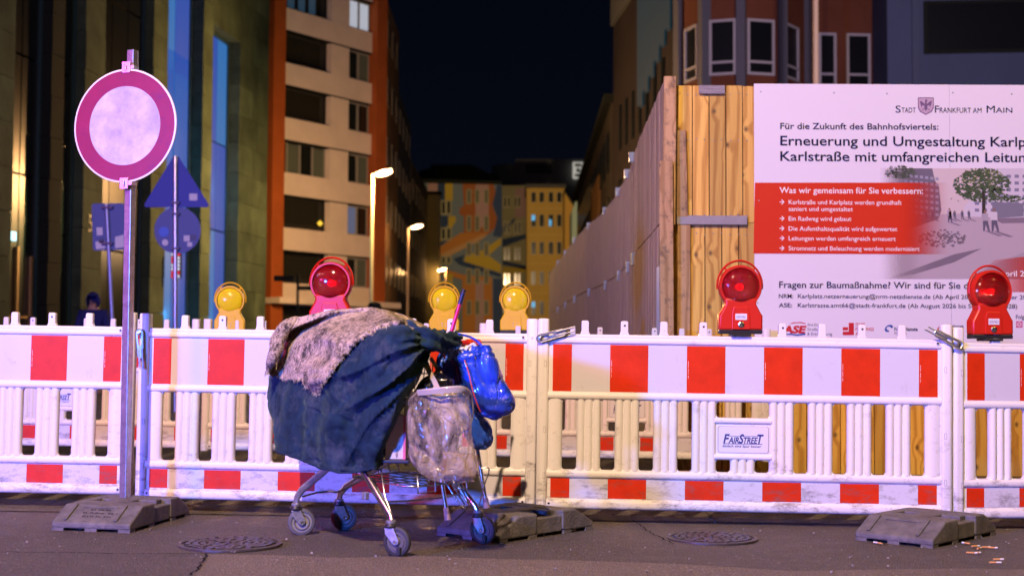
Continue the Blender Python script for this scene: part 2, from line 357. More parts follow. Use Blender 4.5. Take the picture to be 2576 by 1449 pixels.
# ------------------------------------------------------------ text
def text(body, mat_, parent, left, base, cap, Y=None, width=None, ref=None, name='lettering', shear=0, bold=0, place=None, depth=.0006):
    """letters standing on the plane y = Y; left/base pixel coordinates in the photograph, cap height in pixels"""
    cu = bpy.data.curves.new(name, 'FONT'); cu.body = ref or body; cu.size = 1; cu.shear = shear; cu.offset = bold; cu.resolution_u = 3; cu.extrude = 0
    o = bpy.data.objects.new('tmp', cu); C.objects.link(o)
    dg = bpy.context.evaluated_depsgraph_get(); dg.update()
    wref = o.evaluated_get(dg).dimensions.x
    if ref: cu.body = body; dg.update()
    me = bpy.data.meshes.new_from_object(o.evaluated_get(dg)); bpy.data.objects.remove(o)
    x0 = min(v.co.x for v in me.vertices) if me.vertices else 0
    if place is None:
        s = FOC / Y; P = at(left, base, Y); sx = (width / s) / wref if width else cap / s / .69; sy = cap / s / .69
    else:
        P = Vector(place); sx = width / wref; sy = cap / .69
    for v in me.vertices: v.co = Vector(((v.co.x - x0) * sx, 0, v.co.y * sy))
    me.materials.clear(); me.materials.append(mat_); me.name = name
    t = bpy.data.objects.new(name, me); link(t, parent); t.location = P - (parent.location if parent and place is None else Vector((0, 0, 0)))
    return t

# ------------------------------------------------------------ ground
mb = MB()
xs = [-400, -60, -12, -6, 0, 6, 12, 60, 400]; ys = [-30, 0, 4, 8, 12, 20, 40, 80, 200, 900]
mb.grid([[(x, y, gz(x)) for x in xs] for y in ys])
tag(mb.build('road', ASPH), kind='structure')
def ground_poly(px_pts, lift, name, m):
    mb = MB(); pts = [onground(*p) for p in px_pts]
    f = mb.bm.faces.new([mb.bm.verts.new((p.x, p.y, gz(p.x) + lift)) for p in pts])
    return tag(mb.build(name, m), kind='structure')
edge = [(520, 1396), (512, 1412), (505, 1420), (497, 1434), (482, 1450), (470, 1480), (3000, 1480), (3000, 1440), (2400, 1432), (2000, 1437), (1700, 1420), (1420, 1412), (1250, 1408), (1050, 1400), (860, 1404), (700, 1398)]
ground_poly([(p[0] + (random.uniform(-3, 3) if p[1] < 1470 else 0), p[1] + random.uniform(-1.2, 1.2)) for p in edge], .004, 'asphalt_patch', ASPH2)
# site ground beyond the barriers
mb = MB(); mb.grid([[(x, y, gz(x) + .004) for x in (-12, -6, 0, 1.05)] for y in (7.02, 9, 12, 20, 38)]); mb.grid([[(x, y, gz(x) + .0045) for x in (1.06, 6, 12)] for y in (7.02, 9, 10.05)])
tag(mb.build('worn_road_surface', ASPH3), kind='structure')
# open cracks in the road surface
def crack(pts, wd, name='crack'):
    mb = MB(); P = [onground(*p) for p in pts]; L = []; Q = []
    for a, b in zip(P, P[1:]):
        k = max(2, int((b - a).length / .012))
        for i in range(k): Q.append(a.lerp(b, i / k))
    for i, q in enumerate(Q):
        t = (Q[min(i + 1, len(Q) - 1)] - Q[max(i - 1, 0)]).normalized(); nrm = Vector((-t.y, t.x, 0))
        j = noise.noise(q * 25) * .012; ww = wd * (.35 + abs(noise.noise(q * 40)) * 1.5)
        L.append((q + nrm * (j - ww), q + nrm * (j + ww)))
    V = mb.grid([[(a.x, a.y, gz(a.x) + .008) for a in row] for row in L])
    tag(mb.build(name, mat('crack_black', (.010, .010, .009), .95)), kind='structure')
crack([(-60, 1392), (140, 1393), (330, 1397), (470, 1396), (520, 1396)], .006)
crack([(521, 1396), (515, 1410), (505, 1421), (495, 1436), (480, 1452)], .005)
crack([(1590, 1310), (1640, 1345), (1672, 1360), (1700, 1372)], .004)
# fallen dirt line where the road was cut
# ------------------------------------------------------------ manhole covers
def manhole(px, py, d, rz, label):
    p = onground(px, py); e = empty('manhole_cover', (p.x, p.y, gz(p.x) + .0055), rz, label, 'manhole cover', 'manhole covers in the road')
    iron = mat('cast_iron', (.11, .095, .09), .45, .6, var=.3, vscale=30, bump=.3, bscale=120, bdist=.003)
    r = d / 2
    mb = MB(); mb.lathe([(r, -.004), (r, .004), (r * .93, .006), (r * .93, .001), (r * .88, .001), (r * .88, .004)], (0, 0, 0), n=48); mb.build('frame', iron, e, True, angle=30)
    mb = MB(); mb.lathe([(r * .87, -.004), (r * .87, .003), (0, .003)], (0, 0, 0), n=48); mb.build('lid', mat('lid_iron', (.09, .08, .078), .55, .5), e)
    mb = MB()
    for ring, k in ((.80, 26), (.66, 22), (.52, 17), (.38, 12), (.24, 8)):
        for i in range(k):
            a = 2 * math.pi * (i + random.uniform(-.2, .2)) / k; ww = r * .05
            M = Matrix.Translation((math.cos(a) * ring * r, math.sin(a) * ring * r, 0)) @ Matrix.Rotation(a + random.uniform(-.5, .5), 4, 'Z')
            mb.box(-ww, ww, -r * .07, r * .07, .0025, .0085, M)
    tag(mb.build('tread_pattern', iron, e), kind='stuff')
    mb = MB()
    for i in range(3): mb.box(-r * .12, r * .12, -r * .03, r * .03, .0026, .010, Matrix.Rotation(i * math.pi / 3, 4, 'Z'))
    mb.build('lifting_lug', iron, e)
manhole(579, 1371, .445, .3, 'round cast iron manhole cover in the road left of the trolley wheels')
manhole(1792, 1356, .415, 1.1, 'round cast iron manhole cover in front of the barrier with the name plate')

# ------------------------------------------------------------ plastic barriers
L = 2.075
def rail(mb, x0, x1, z0, z1, y0, y1, rr=.012, n=3):
    """bar along x with rounded edges"""
    prof = []
    for (cy, cz, a0) in ((y1 - rr, z1 - rr, 0), (y0 + rr, z1 - rr, 90), (y0 + rr, z0 + rr, 180), (y1 - rr, z0 + rr, 270)):
        for i in range(n + 1):
            a = R(a0 + 90 * i / n); prof.append((cy + rr * math.cos(a), cz + rr * math.sin(a)))
    mb.prism([(x0, y, z) for y, z in prof], (x1 - x0, 0, 0))
def slat_mesh(mb, x0, x1, z0, z1, ribs, y=0):
    """ribbed slat, ribs rounded, front at -y"""
    n = ribs * 8; rows = []
    fr = [];
    for i in range(n + 1):
        t = i / n; x = x0 + (x1 - x0) * t
        fr.append((x, -.009 - .017 * abs(math.sin(math.pi * t * ribs)) ** .6))
    prof = fr + [(x, -yy) for x, yy in reversed(fr)]
    mb.prism([(x, yy, z0) for x, yy in prof], (0, 0, z1 - z0))
def make_barrier(plate=True, full=True):
    root = empty('barrier', (0, 0, 0))
    # frame : two posts, four rails
    for s in (0, 1):
        mb = MB()
        x0, x1 = (0, .058) if s == 0 else (L - .058, L)
        mb.prism([(x, y, 0) for x, y in ((x0 + .012, -.034), (x1 - .012, -.034), (x1, -.022), (x1, .022), (x1 - .012, .034), (x0 + .012, .034), (x0, .022), (x0, -.022))], (0, 0, .962))
        mb.build('post', WHITE, root, True, bevel=.008)
    e0, e1 = .054, L - .054
    for a in ((.008, .060, -.030, .030, .018), (.163, .205, -.030, .030, .016), (.556, .595, -.030, .030, .016), (.838, .868, -.027, .027, .010), (.864, .886, -.019, .019, .008)):
        mb = MB(); rail(mb, e0, e1, *a); mb.build('rail', WHITE, root, True, angle=50)
    for z0, z1 in ((.055, .168), (.590, .842)):
        mb = MB(); mb.box(e0, e1, -.016, .016, z0, z1); mb.build('sheet', WHITE, root)
    # pins along the top
    for i in range(1, 10):
        if abs(i * .1985 + .04 - 1.03) < .06: continue
        x = .040 + i * .1985
        mb = MB(); mb.prism([(x - .026, -.016, .884), (x + .026, -.016, .884), (x + .019, -.016, .900), (x + .0185, -.016, .948), (x + .014, -.016, .955), (x - .014, -.016, .955), (x - .0185, -.016, .948), (x - .019, -.016, .900)], (0, .032, 0))
        pin = mb.build('peg', WHITE, root, bevel=.004)
        if i % 2 == 0:
            mb = MB(); mb.lathe([(0, 0), (.0055, 0)], (x + .001, -.0165, .932), (0, -1, 0), 12); mb.build('peg_hole', BLACKP, pin)
    # foils
    edges = [.077, .173, .366, .558, .752, .945, 1.138, 1.331, 1.524, 1.717, 1.910, 2.003]
    for z0, z1, dx in ((.598, .834, 0), (.064, .160, -.004)):
        for i in range(11):
            mb = MB()
            for sgn in (-1, 1):
                y0 = .0162 * sgn
                mb.box(edges[i] + dx + .0003, edges[i + 1] + dx - .0003, min(y0, y0 + .0012 * sgn), max(y0, y0 + .0012 * sgn), z0, z1)
            mb.build('reflective_foil', FOILR if i % 2 == 0 else FOILW, root)
    for i in (2, 4, 6, 8, 10):
        mb = MB()
        for k in range(16):
            if k in (3, 9): continue
            mb.box(edges[i] + .006, edges[i] + .0085, -.0182, -.0176, .672 + k * .0054, .675 + k * .0054)
        mb.build('foil_print', INKW, root)
    # slats between the openings
    op = [(.129 + .1935 * k, .201 + .1935 * k) for k in range(10)]
    mb = MB(); slat_mesh(mb, .056, op[0][0], .203, .558, 1); mb.box(.054, .100, -.012, .012, .203, .558); mb.build('slat', WHITE, root, True)
    mb = MB(); slat_mesh(mb, op[9][1], L - .056, .203, .558, 1); mb.box(L - .100, L - .054, -.012, .012, .203, .558); mb.build('slat', WHITE, root, True)
    for k in range(9):
        if k == 4:
            mb = MB(); slat_mesh(mb, op[4][1], op[5][0], .203, .275, 3); mb.build('slat', WHITE, root, True); continue
        mb = MB(); slat_mesh(mb, op[k][1], op[k + 1][0], .203, .558, 3); mb.build('slat', WHITE, root, True)
    mb = MB(); rail(mb, op[4][0] - .01, op[5][1] + .01, .268, .296, -.029, .029, .012); rail(mb, op[4][0] - .01, op[5][1] + .01, .448, .478, -.029, .029, .012)
    mb.box(op[4][0] - .002, op[5][1] + .002, -.018, .018, .29, .452); mb.build('plate_holder', WHITE, root, True)
    # rounded corners of the openings
    mb = MB(); r = .014
    for k, (a, b) in enumerate(op):
        zz = [(.205, .556)] if k not in (4, 5) else [(.205, .268), (.478, .556)]
        for z0, z1 in zz:
            for cx, cz, sxn, szn in ((a, z0, 1, 1), (b, z0, -1, 1), (a, z1, 1, -1), (b, z1, -1, -1)):
                if k == 4 and z0 > .4 and sxn == -1: continue
                if k == 5 and z0 > .4 and sxn == 1: continue
                pts = [(cx - .002 * sxn, -.012, cz - .002 * szn)]
                for i in range(6):
                    t = R(90 * i / 5)
                    pts.append((cx + sxn * r * (1 - math.sin(t)) , -.012, cz + szn * r * (1 - math.cos(t))))
                mb.prism(pts, (0, .024, 0))
    tag(mb.build('opening_corners', WHITE, root, True, angle=30), kind='stuff')
    # name plate
    mb = MB(); pts = []
    for cx, cz, a0 in ((1.150, .424, 0), (.924, .424, 90), (.924, .317, 180), (1.150, .317, 270)):
        for i in range(5): t = R(a0 + 90 * i / 4); pts.append((cx + .012 * math.cos(t), -.0182, cz + .012 * math.sin(t)))
    mb.prism(pts, (0, -.003, 0)); pl = mb.build('name_plate', mat('plate_white', (.74, .74, .78), .35), root)
    mb = MB(); inner = [Vector((1.037, -.0216, .3705)) + (Vector(p) - Vector((1.037, -.0182, .3705))) * .965 for p in pts]
    for q in inner: q.y = -.0216
    n_ = len(pts)
    for i in range(n_):
        a, b = Vector(pts[i]), Vector(pts[(i + 1) % n_]); a.y = b.y = -.0216; a2 = Vector((1.037, -.0216, .3705)) + (a - Vector((1.037, -.0216, .3705))) * 1.015; b2 = Vector((1.037, -.0216, .3705)) + (b - Vector((1.037, -.0216, .3705))) * 1.015
        mb.bm.faces.new([mb.bm.verts.new(v) for v in (a, b, b2, a2)])
    mb.build('plate_border', mat('border_grey', (.12, .12, .2), .5), pl)
    for b_, x, z, wd, cap in (('F', .937, .352, .028, .044), ('AIR', .962, .352, .051, .030), ('S', 1.014, .352, .024, .044), ('TREE', 1.038, .352, .070, .030), ('T', 1.106, .352, .029, .044)):
        t = text(b_, mat('plate_ink', (.03, .045, .22), .5), pl, 0, 0, cap, width=wd, place=(x, -.0215, z), shear=.25, bold=.03)
    text('Einfach eine Spur besser', MATS['plate_ink'], pl, 0, 0, .011, width=.192, place=(.934, -.0215, .332), shear=.2, bold=.02)
    mb = MB(); mb.box(.938, 1.132, -.0222, -.0215, .3475, .3500); mb.box(.962, 1.105, -.0222, -.0215, .3865, .3885); mb.build('underline', MATS['plate_ink'], pl)
    # rivets and drain holes
    for x, z, rr in ((.020, .035, .008), (.020, .008, .0065), (L - .020, .035, .008), (L - .020, .008, .0065), (.026, .875, .0065), (L - .03, .868, .0075)):
        mb = MB(); mb.lathe([(rr, 0), (rr * .9, .004), (0, .0055)], (x, -.0335, z), (0, -1, 0), 12); mb.build('rivet', WHITE, root, True)
    for x, z in ((.066, .036), (L - .066, .036), (L - .075, .866)):
        mb = MB(); mb.lathe([(.0095, 0), (.0095, .002), (.006, .002), (.0055, -.004)], (x, -.029, z), (0, -1, 0), 14); hh = mb.build('hole_rim', WHITE, root, True)
        mb = MB(); mb.lathe([(.0062, .0012), (0, .0012)], (x, -.029, z), (0, -1, 0), 12); mb.build('hole', BLACKP, hh)
    for z in (.16, .39, .72):
        for x in (.034, L - .044):
            mb = MB()
            for a in ((0, .012, 0, .0015), (0, .012, .028, .0295), (0, .0015, 0, .0295), (.0105, .012, 0, .0295)): mb.box(x + a[0], x + a[1], -.0352, -.0335, z + a[2], z + a[3])
            mb.build('moulded_tab', mat('tab_shadow', (.45, .42, .42), .6), root)
    return root
BAR = make_barrier()
def place_barrier(o, xl, yl, xr, yr, zoff, label, group):
    ang = math.atan2(yr - yl, xr - xl)
    o.location = (xl, yl, gz(xl) + zoff); o.rotation_euler = (0, .0105, ang)
    return tag(o, label, 'barrier', group)
GF = 'plastic barriers of the front row'; GB = 'plastic barriers of the row behind'
P1r = at(331, 1240, 7.2)
B2 = place_barrier(BAR, at(342, 1240, 7.12).x, 7.12, at(1341, 1260, 6.97).x, 6.97, .062, 'red and white plastic barrier standing behind the loaded shopping trolley', GF)
B1 = place_barrier(copy_tree(BAR), P1r.x - 2.073, 7.26, P1r.x, 7.2, .068, 'leftmost front row barrier, left of the round traffic sign post', GF)
xl3 = at(1347, 1270, 6.93).x
B3 = place_barrier(copy_tree(BAR), xl3, 6.93, xl3 + 2.073, 6.86, .063, 'front row barrier whose blue lettered name plate is fully visible', GF)
xl4 = at(2393, 1280, 6.87).x
B4 = place_barrier(copy_tree(BAR), xl4, 6.87, xl4 + 2.03, 7.25, .050, 'front row barrier cut off by the right picture edge, carrying the rightmost red lamp', GF)
YB = 10.0
def back(pxl, y, ang, z, label):
    p = at(pxl, 1140, y); o = copy_tree(BAR)
    return place_barrier(o, p.x, y, p.x + L * math.cos(ang), y + L * math.sin(ang), z, label, GB)
K1 = back(-210, YB + .15, 0, .10, 'back row barrier seen through the openings left of the sign post')
K2 = back(505, YB, 0, .10, 'back row barrier behind the shopping trolley, carrying two of the yellow lamps')
K3 = back(1216, YB - .05, 0, .09, 'back row barrier in front of the wooden hoarding corner, its plate half hidden')
# shorter spare element stood on end against the hoarding
e = empty('upright_barrier', (at(1636, 800, 10.6).x + .02, 10.35, 0), 0, 'white plastic barrier stood on its end against the plank wall, seen edge on', 'barrier')
mb = MB(); rail(mb, -.0, .035, 0, 1.50, -.3, .0, .01); mb.build('rail', WHITE, e, True, bevel=.004)
mb = MB(); mb.box(.045, .085, -.34, .04, 0, 1.555); mb.build('post', WHITE, e, bevel=.008)
mb = MB(); mb.box(.045, .072, -.25, -.05, 1.555, 1.71); mb.build('peg', WHITE, e, bevel=.006)
mb = MB(); mb.box(.035, .045, -.30, -.02, .5, 1.42); mb.build('reflective_foil', FOILR, e)

# metal clamps joining the barriers
def clamp(root_loc, ang, rz, label, flip=1):
    e = empty('barrier_clamp', root_loc, rz, label, 'clamp', 'metal clamps joining the barriers')
    M = Matrix.Rotation(-ang, 4, 'Y')
    mb = MB(); n = 10; Lc, r = .115, .021
    def stad(rr, cut=0):
        P = []
        for i in range(n + 1): a = R(90 + 180 * i / n); P.append((rr * math.cos(a), rr * math.sin(a)))
        for i in range(n + 1): a = R(-90 + 180 * i / n); P.append((Lc + rr * .8 * math.cos(a), rr * .8 * math.sin(a)))
        return P
    A = stad(r); B = stad(r * .45)
    B = [(x if x < .02 else x - .055 , z) for x, z in B]
    ra = [mb.bm.verts.new(M @ Vector((x, -.004, z))) for x, z in A]; rb = [mb.bm.verts.new(M @ Vector((x, -.004, z))) for x, z in B]
    ra2 = [mb.bm.verts.new(M @ Vector((x, 0, z))) for x, z in A]; rb2 = [mb.bm.verts.new(M @ Vector((x, 0, z))) for x, z in B]
    k = len(A)
    for i in range(k):
        j = (i + 1) % k
        mb.bm.faces.new((ra[i], ra[j], rb[j], rb[i])); mb.bm.faces.new((ra2[i], rb2[i], rb2[j], ra2[j])); mb.bm.faces.new((ra[i], ra2[i], ra2[j], ra[j])); mb.bm.faces.new((rb[i], rb[j], rb2[j], rb2[i]))
    mb.build('plate', STEEL, e)
    mb = MB(); mb.tube([M @ Vector((x, -.003, z)) for x, z in A + A[:1]], .003, 6); mb.build('rolled_edge', STEEL, e, True)
    mb = MB(); mb.box(.08, .185, -.012, -.002, r * .35, r * .75, M); mb.box(.08, .175, -.006, -.001, -r * .55, -r * .2, M); mb.build('tongue', DULL, e, bevel=.002)
    mb = MB(); mb.lathe([(.010, 0), (.010, .004), (.006, .005), (.0055, .011), (0, .012)], (0, -.004, 0), (0, -1, 0), 12); mb.build('bolt', CHROME, e, True)
p = at(1360, 851, 6.885); clamp(p, R(15), 0, 'metal clamp tilted upwards across the joint right of the shopping trolley')
p = at(351, 838, 7.075); clamp(p, R(-86), 0, 'metal clamp hanging straight down beside the round traffic sign post')
p = at(2410, 867, 6.82); clamp(p, R(152), 0, 'metal clamp tilted down to the right below the rightmost red lamp')

# ------------------------------------------------------------ rubber base plates
def base_plate(px, py, ang, label, txt=False):
    """front right ground corner at the photo pixel; ang turns it about that corner"""
    p = onground(px, py); W, D = .385, .70
    e = empty('base_plate', (p.x, p.y, gz(p.x)), ang, label, 'base plate', 'rubber base plates')
    e.rotation_euler = (0, .0105, ang)
    mb = MB()
    # side profile extruded in x, local x from -W..0, y 0..D
    def prof(x0, x1, zt):
        mb.prism([(x0, 0, .012), (x0, 0, .040), (x0, .015, .046), (x0, .135, zt), (x0, .27, zt + .002), (x0, .27, .02), (x0, .25, .012)], (x1 - x0, 0, 0))
        mb.prism([(x0, D, .012), (x0, D, .040), (x0, D - .015, .046), (x0, D - .135, zt), (x0, D - .24, zt + .002), (x0, D - .24, .02), (x0, D - .22, .012)], (x1 - x0, 0, 0))
    prof(-W, 0, .108)
    mb.build('sloped_end', RUBBER, e, bevel=.008)
    mb = MB()
    mb.box(-W, -W + .055, .27, D - .24, .012, .109); mb.box(-.060, -.006, .27, D - .24, .012, .085); mb.box(-W * .5 - .05, -W * .5 + .05, .27, D - .24, .012, .109)
    mb.box(-W + .055, -.06, .27, D - .24, .012, .070); mb.box(-W + .04, -.05, .27, .31, .012, .107); mb.box(-W + .04, -.05, D - .30, D - .24, .012, .107)
    mb.build('socket_block', RUBBER, e, bevel=.005)
    # feet notches
    mb = MB()
    for x in (-W + .03, -W / 2, -.03):
        for y in (.03, .24, .5, D - .03): mb.box(x - .029, x + .029, y - .029, y + .029, -.012, .014)
    tag(mb.build('foot_pad', RUBBER, e), kind='stuff')
    # relief ribs on the front slope
    M = Matrix.Translation((0, .015, .046)) @ Matrix.Rotation(math.atan2(.062, .12), 4, 'X')
    mb = MB(); mb.box(-W + .05, -W + .068, .0, .13, 0, .009, M); mb.box(-.09, -.072, .0, .13, 0, .009, M); mb.box(-W + .10, -.11, .105, .112, 0, .006, M)
    mb.build('relief_rib', RUBBER, e, bevel=.003)
    if txt:
        for i, s_ in enumerate(('83 08/96', 'TL-PrBNr. 92-1', 'Z.I.V. Sn. KH')):
            t = text(s_, mat('relief_edge', (.045, .04, .042), .8), e, 0, 0, .012, width=(.10, .17, .14)[i], place=(0, 0, 0), bold=.01, name='raised_lettering')
            t.matrix_local = Matrix.Translation((-W + .115 + (.03, .0, .01)[i], .015 + .075 - i * .024, .046 + .0395 - i * .0124 + .0015)) @ Matrix.Rotation(math.atan2(.062, .12) - R(90), 4, 'X')
    return e
base_plate(327, 1341, R(-9), 'grey rubber base plate under the round traffic sign post', True)
base_plate(1256, 1367, R(-40), 'dusty rubber base plate behind the right rear trolley wheel')
base_plate(2347, 1380, R(-42), 'rubber base plate under the barrier joint, beside cigarette butts')

# ------------------------------------------------------------ warning lamps
def warning_lamp(body_m, lens_m, name):
    e = empty(name, (0, 0, 0)); zc = .238
    mb = MB(); D = .075
    fr = [(-.110, .018), (.110, .018), (.110, .092), (.104, .100), (.083, .140), (.078, .150), (.084, .180), (-.084, .180), (-.078, .150), (-.083, .140), (-.104, .100), (-.110, .092)]
    mb.prism([(x, -D / 2, z) for x, z in fr], (0, D, 0)); mb.build('housing', body_m, e, True, bevel=.010)
    mb = MB(); mb.prism([(-.045, -D / 2 + .001, .022), (.045, -D / 2 + .001, .022), (.045, -D / 2 + .001, .105), (.036, -D / 2 + .001, .135), (-.036, -D / 2 + .001, .135), (-.045, -D / 2 + .001, .105)], (0, -.006, 0)); mb.build('front_panel', body_m, e, bevel=.004)
    mb = MB(); mb.lathe([(.104, -.034), (.108, -.02), (.108, .030), (.104, .036), (.096, .036), (.094, .026), (.094, -.034)], (0, 0, zc), (0, -1, 0), 48); mb.build('lens_ring', body_m, e, True)
    # carrying handle
    mb = MB(); P = []
    for i in range(21):
        a = R(-8 + 196 * i / 20); P.append((.114 * math.cos(a), 0, zc + .004 + .128 * max(0, math.sin(a)) + (0 if math.sin(a) > 0 else .114 * math.sin(a))))
    mb.tube(P, .0055, 8, sq=1.8); mb.build('handle', body_m, e, True)
    for s in (-1, 1):
        mb = MB(); a = R(90 - s * 40); mb.tube([(.103 * math.cos(a), 0, zc + .103 * math.sin(a)), (.119 * math.cos(a), 0, zc + .128 * math.sin(a))], .006, 6); mb.build('handle_strut', body_m, e, True)
    # reflector and lens shells
    mb = MB(); mb.lathe([(.092, .018), (.06, .0), (.022, -.016), (.018, -.008), (.010, .006), (0, .010)], (0, 0, zc), (0, -1, 0), 40); mb.build('reflector', REFL, e, True)
    for s in (1,):
        mb = MB(); mb.lathe([(0, .054), (.03, .052), (.06, .046), (.086, .034), (.093, .024), (.091, .022), (.084, .031), (.058, .043), (.03, .049), (0, .051)], (0, 0, zc), (0, -s, 0), 48)
        mb.build('lens', lens_m, e, True, angle=80)
    mb = MB(); mb.lathe([(.093, .020), (.07, .036), (.03, .044), (0, .046)], (0, 0, zc), (0, 1, 0), 40); mb.build('rear_lens', body_m, e, True)
    mb = MB(); mb.lathe([(0, -.018), (.013, -.008), (.015, .002), (.009, .012), (0, .016)], (0, -.012, zc), (0, -1, 0), 14)
    mb.build('bulb', lit('bulb_red', (1, .22, .16), 9) if body_m is REDP else lit('bulb_amber', (1, .62, .12), 9), e, True)
    mb = MB(); mb.box(-.035, .035, -.036, -.020, .138, .152); mb.build('lens_foot', BLACKP if body_m is REDP else YELP, e, bevel=.003)
    for x, z in ((-.088, zc), (.088, zc)):
        mb = MB(); mb.lathe([(.003, 0), (0, .002)], (x, -.0362, z), (0, -1, 0), 8); mb.build('screw', CHROME, e)
    mb = MB(); mb.box(-.108, .108, -D / 2 + .003, D / 2 - .003, 0, .0205); mb.box(-.05, .05, -.045, .045, -.012, 0); mb.build('battery_base', BLACKP, e, bevel=.003)
    if body_m is REDP:
        mb = MB(); mb.box(-.029, .029, -D / 2 - .0065, -D / 2 - .0055, .070, .101); st = mb.build('sticker', MATS['plate_white'], e, bevel=.0)
        text('FAIRSTREET', mat('sticker_ink', (.05, .06, .25), .5), st, 0, 0, .0085, width=.050, place=(-.025, -D / 2 - .0070, .082), shear=.25)
        mb = MB(); mb.box(-.025, .025, -D / 2 - .0070, -D / 2 - .0066, .0785, .0795); mb.build('sticker_line', MATS['sticker_ink'], st)
        mb = MB(); mb.lathe([(.0155, 0), (.0155, .003), (.011, .006), (.004, .006), (.003, .002), (0, .002)], (0, -D / 2 - .005, .046), (0, -1, 0), 20); mb.build('lock', CHROME, e, True)
    else:
        for x in (-.012, .012):
            for z in (.05, .07): mb = MB(); mb.lathe([(.004, 0), (0, .001)], (x, -D / 2 - .0055, z), (0, -1, 0), 8); mb.build('screw', DULL, e)
    return e
RL = warning_lamp(REDP, LENSR, 'red_warning_lamp'); YL = warning_lamp(YELP, LENSY, 'yellow_warning_lamp')
def put_lamp(o, px, py, y, rz, label, group):
    p = at(px, py, y); o.location = p; o.rotation_euler = (0, .0, rz); tag(o, label, 'warning lamp', group)
GR = 'red warning lamps on the front barriers'; GY = 'yellow warning lamps on the back barriers'
put_lamp(RL, 1861, 840, 6.90, 0, 'red warning lamp standing before the left edge of the printed board', GR)
put_lamp(copy_tree(RL), 2490, 852, 6.93, R(9), 'dark red warning lamp at the right edge of the picture', GR)
put_lamp(copy_tree(RL), 833, 828, 7.06, R(-6), 'red warning lamp rising behind the grey felt on the trolley', GR)
put_lamp(YL, 578, 838, YB + .02, R(5), 'yellow warning lamp left of the shopping trolley', GY)
put_lamp(copy_tree(YL), 1117, 838, YB + .02, R(3), 'yellow warning lamp partly crossed by the pink stick', GY)
put_lamp(copy_tree(YL), 1296, 838, YB + .0, R(-3), 'yellow warning lamp right of the pink stick, above the barrier joint', GY)

# ------------------------------------------------------------ round traffic sign on its post
YS = 6.78
pb = at(314, 1262, YS); pt = at(334, 127, YS)
e = empty('prohibition_sign', (pb.x, pb.y, gz(pb.x) + .03), 0, 'round white traffic sign with a red ring, scratched, on a grey square post', 'traffic sign')
o0 = e.location
dirv = (pt - pb); top = Vector((dirv.x, 0, pt.z - o0.z))
mb = MB(); M = Matrix.Rotation(R(-24), 4, 'Z')
def sqtube(mb, a, b, hw, M):
    c = [M @ Vector(v) for v in ((-hw, -hw, 0), (hw, -hw, 0), (hw, hw, 0), (-hw, hw, 0))]
    r0 = [mb.bm.verts.new(Vector(a) + v) for v in c]; r1 = [mb.bm.verts.new(Vector(b) + v) for v in c]
    mb.bm.faces.new(r0); mb.bm.faces.new(r1)
    for i in range(4): mb.bm.faces.new((r0[i], r0[(i + 1) % 4], r1[(i + 1) % 4], r1[i]))
sqtube(mb, (0, 0, 0), top, .020, M); mb.build('post', STEEL, e, bevel=.003)
zc = at(321, 320, YS).z - o0.z; cx = top.x * zc / top.z - .012
rs = .284; ax = Vector((math.sin(R(-15)), -math.cos(R(15)), .0)).normalized(); cdisc = Vector((cx, 0, zc)) + ax * .036
alu = mat('sign_back', (.35, .36, .38), .5, .5)
SR = mat('sign_red', (.20, .001, .020), .38, var=.15, vscale=6, dirt=[((.55, .14, .10), .55, 30, .62, (1, 1, 6)), ((.10, .0, .05), .6, 9, .55), ((.6, .2, .2), .5, 22, .63, (8, 1, 1))], bump=.3, bscale=300, bdist=.002)
SW = mat('sign_white', (.38, .42, .50), .32, var=.5, vscale=5, dirt=[((.22, .14, .15), .6, 12, .63), ((.75, .70, .70), .7, 26, .62, (7, 1, 1.5))], bump=.3, bscale=300, bdist=.002)
mb = MB(); mb.lathe([(0, -.004), (rs, -.004), (rs, .004), (rs * .992, .0045), (0, .0045)], cdisc, ax, 72); mb.build('disc', mat('sign_rim_white', (.75, .72, .74), .35), e, True, angle=30)
mb = MB(); mb.lathe([(rs * .968, .0047), (rs * .968, .0054), (rs * .695, .0054), (rs * .695, .0047)], cdisc, ax, 72); mb.build('red_ring', SR, e, True, angle=30)
mb = MB(); mb.lathe([(rs * .693, .0047), (rs * .693, .0052), (0, .0052)], cdisc, ax, 72); mb.build('white_field', SW, e, True, angle=30)
for zz in (.292, -.288):
    c = cdisc + Vector((.004, 0, zz)) + ax * .008
    Mz = Matrix.Translation(c) @ Matrix.Rotation(R(-15), 4, 'Z')
    mb = MB(); mb.box(-.023, .023, -.004, .0, -.028, .028, Mz); mb.box(-.020, .042, .0, .050, -.010, .010, Mz); mb.build('bracket', mat('bracket_steel', (.55, .56, .6), .3, .9, var=.2, vscale=30), e, bevel=.005)
    mb = MB(); mb.box(-.0065, .0065, -.010, -.004, -.018, .015, Mz); mb.build('bracket_bolt', CHROME, e, bevel=.004)

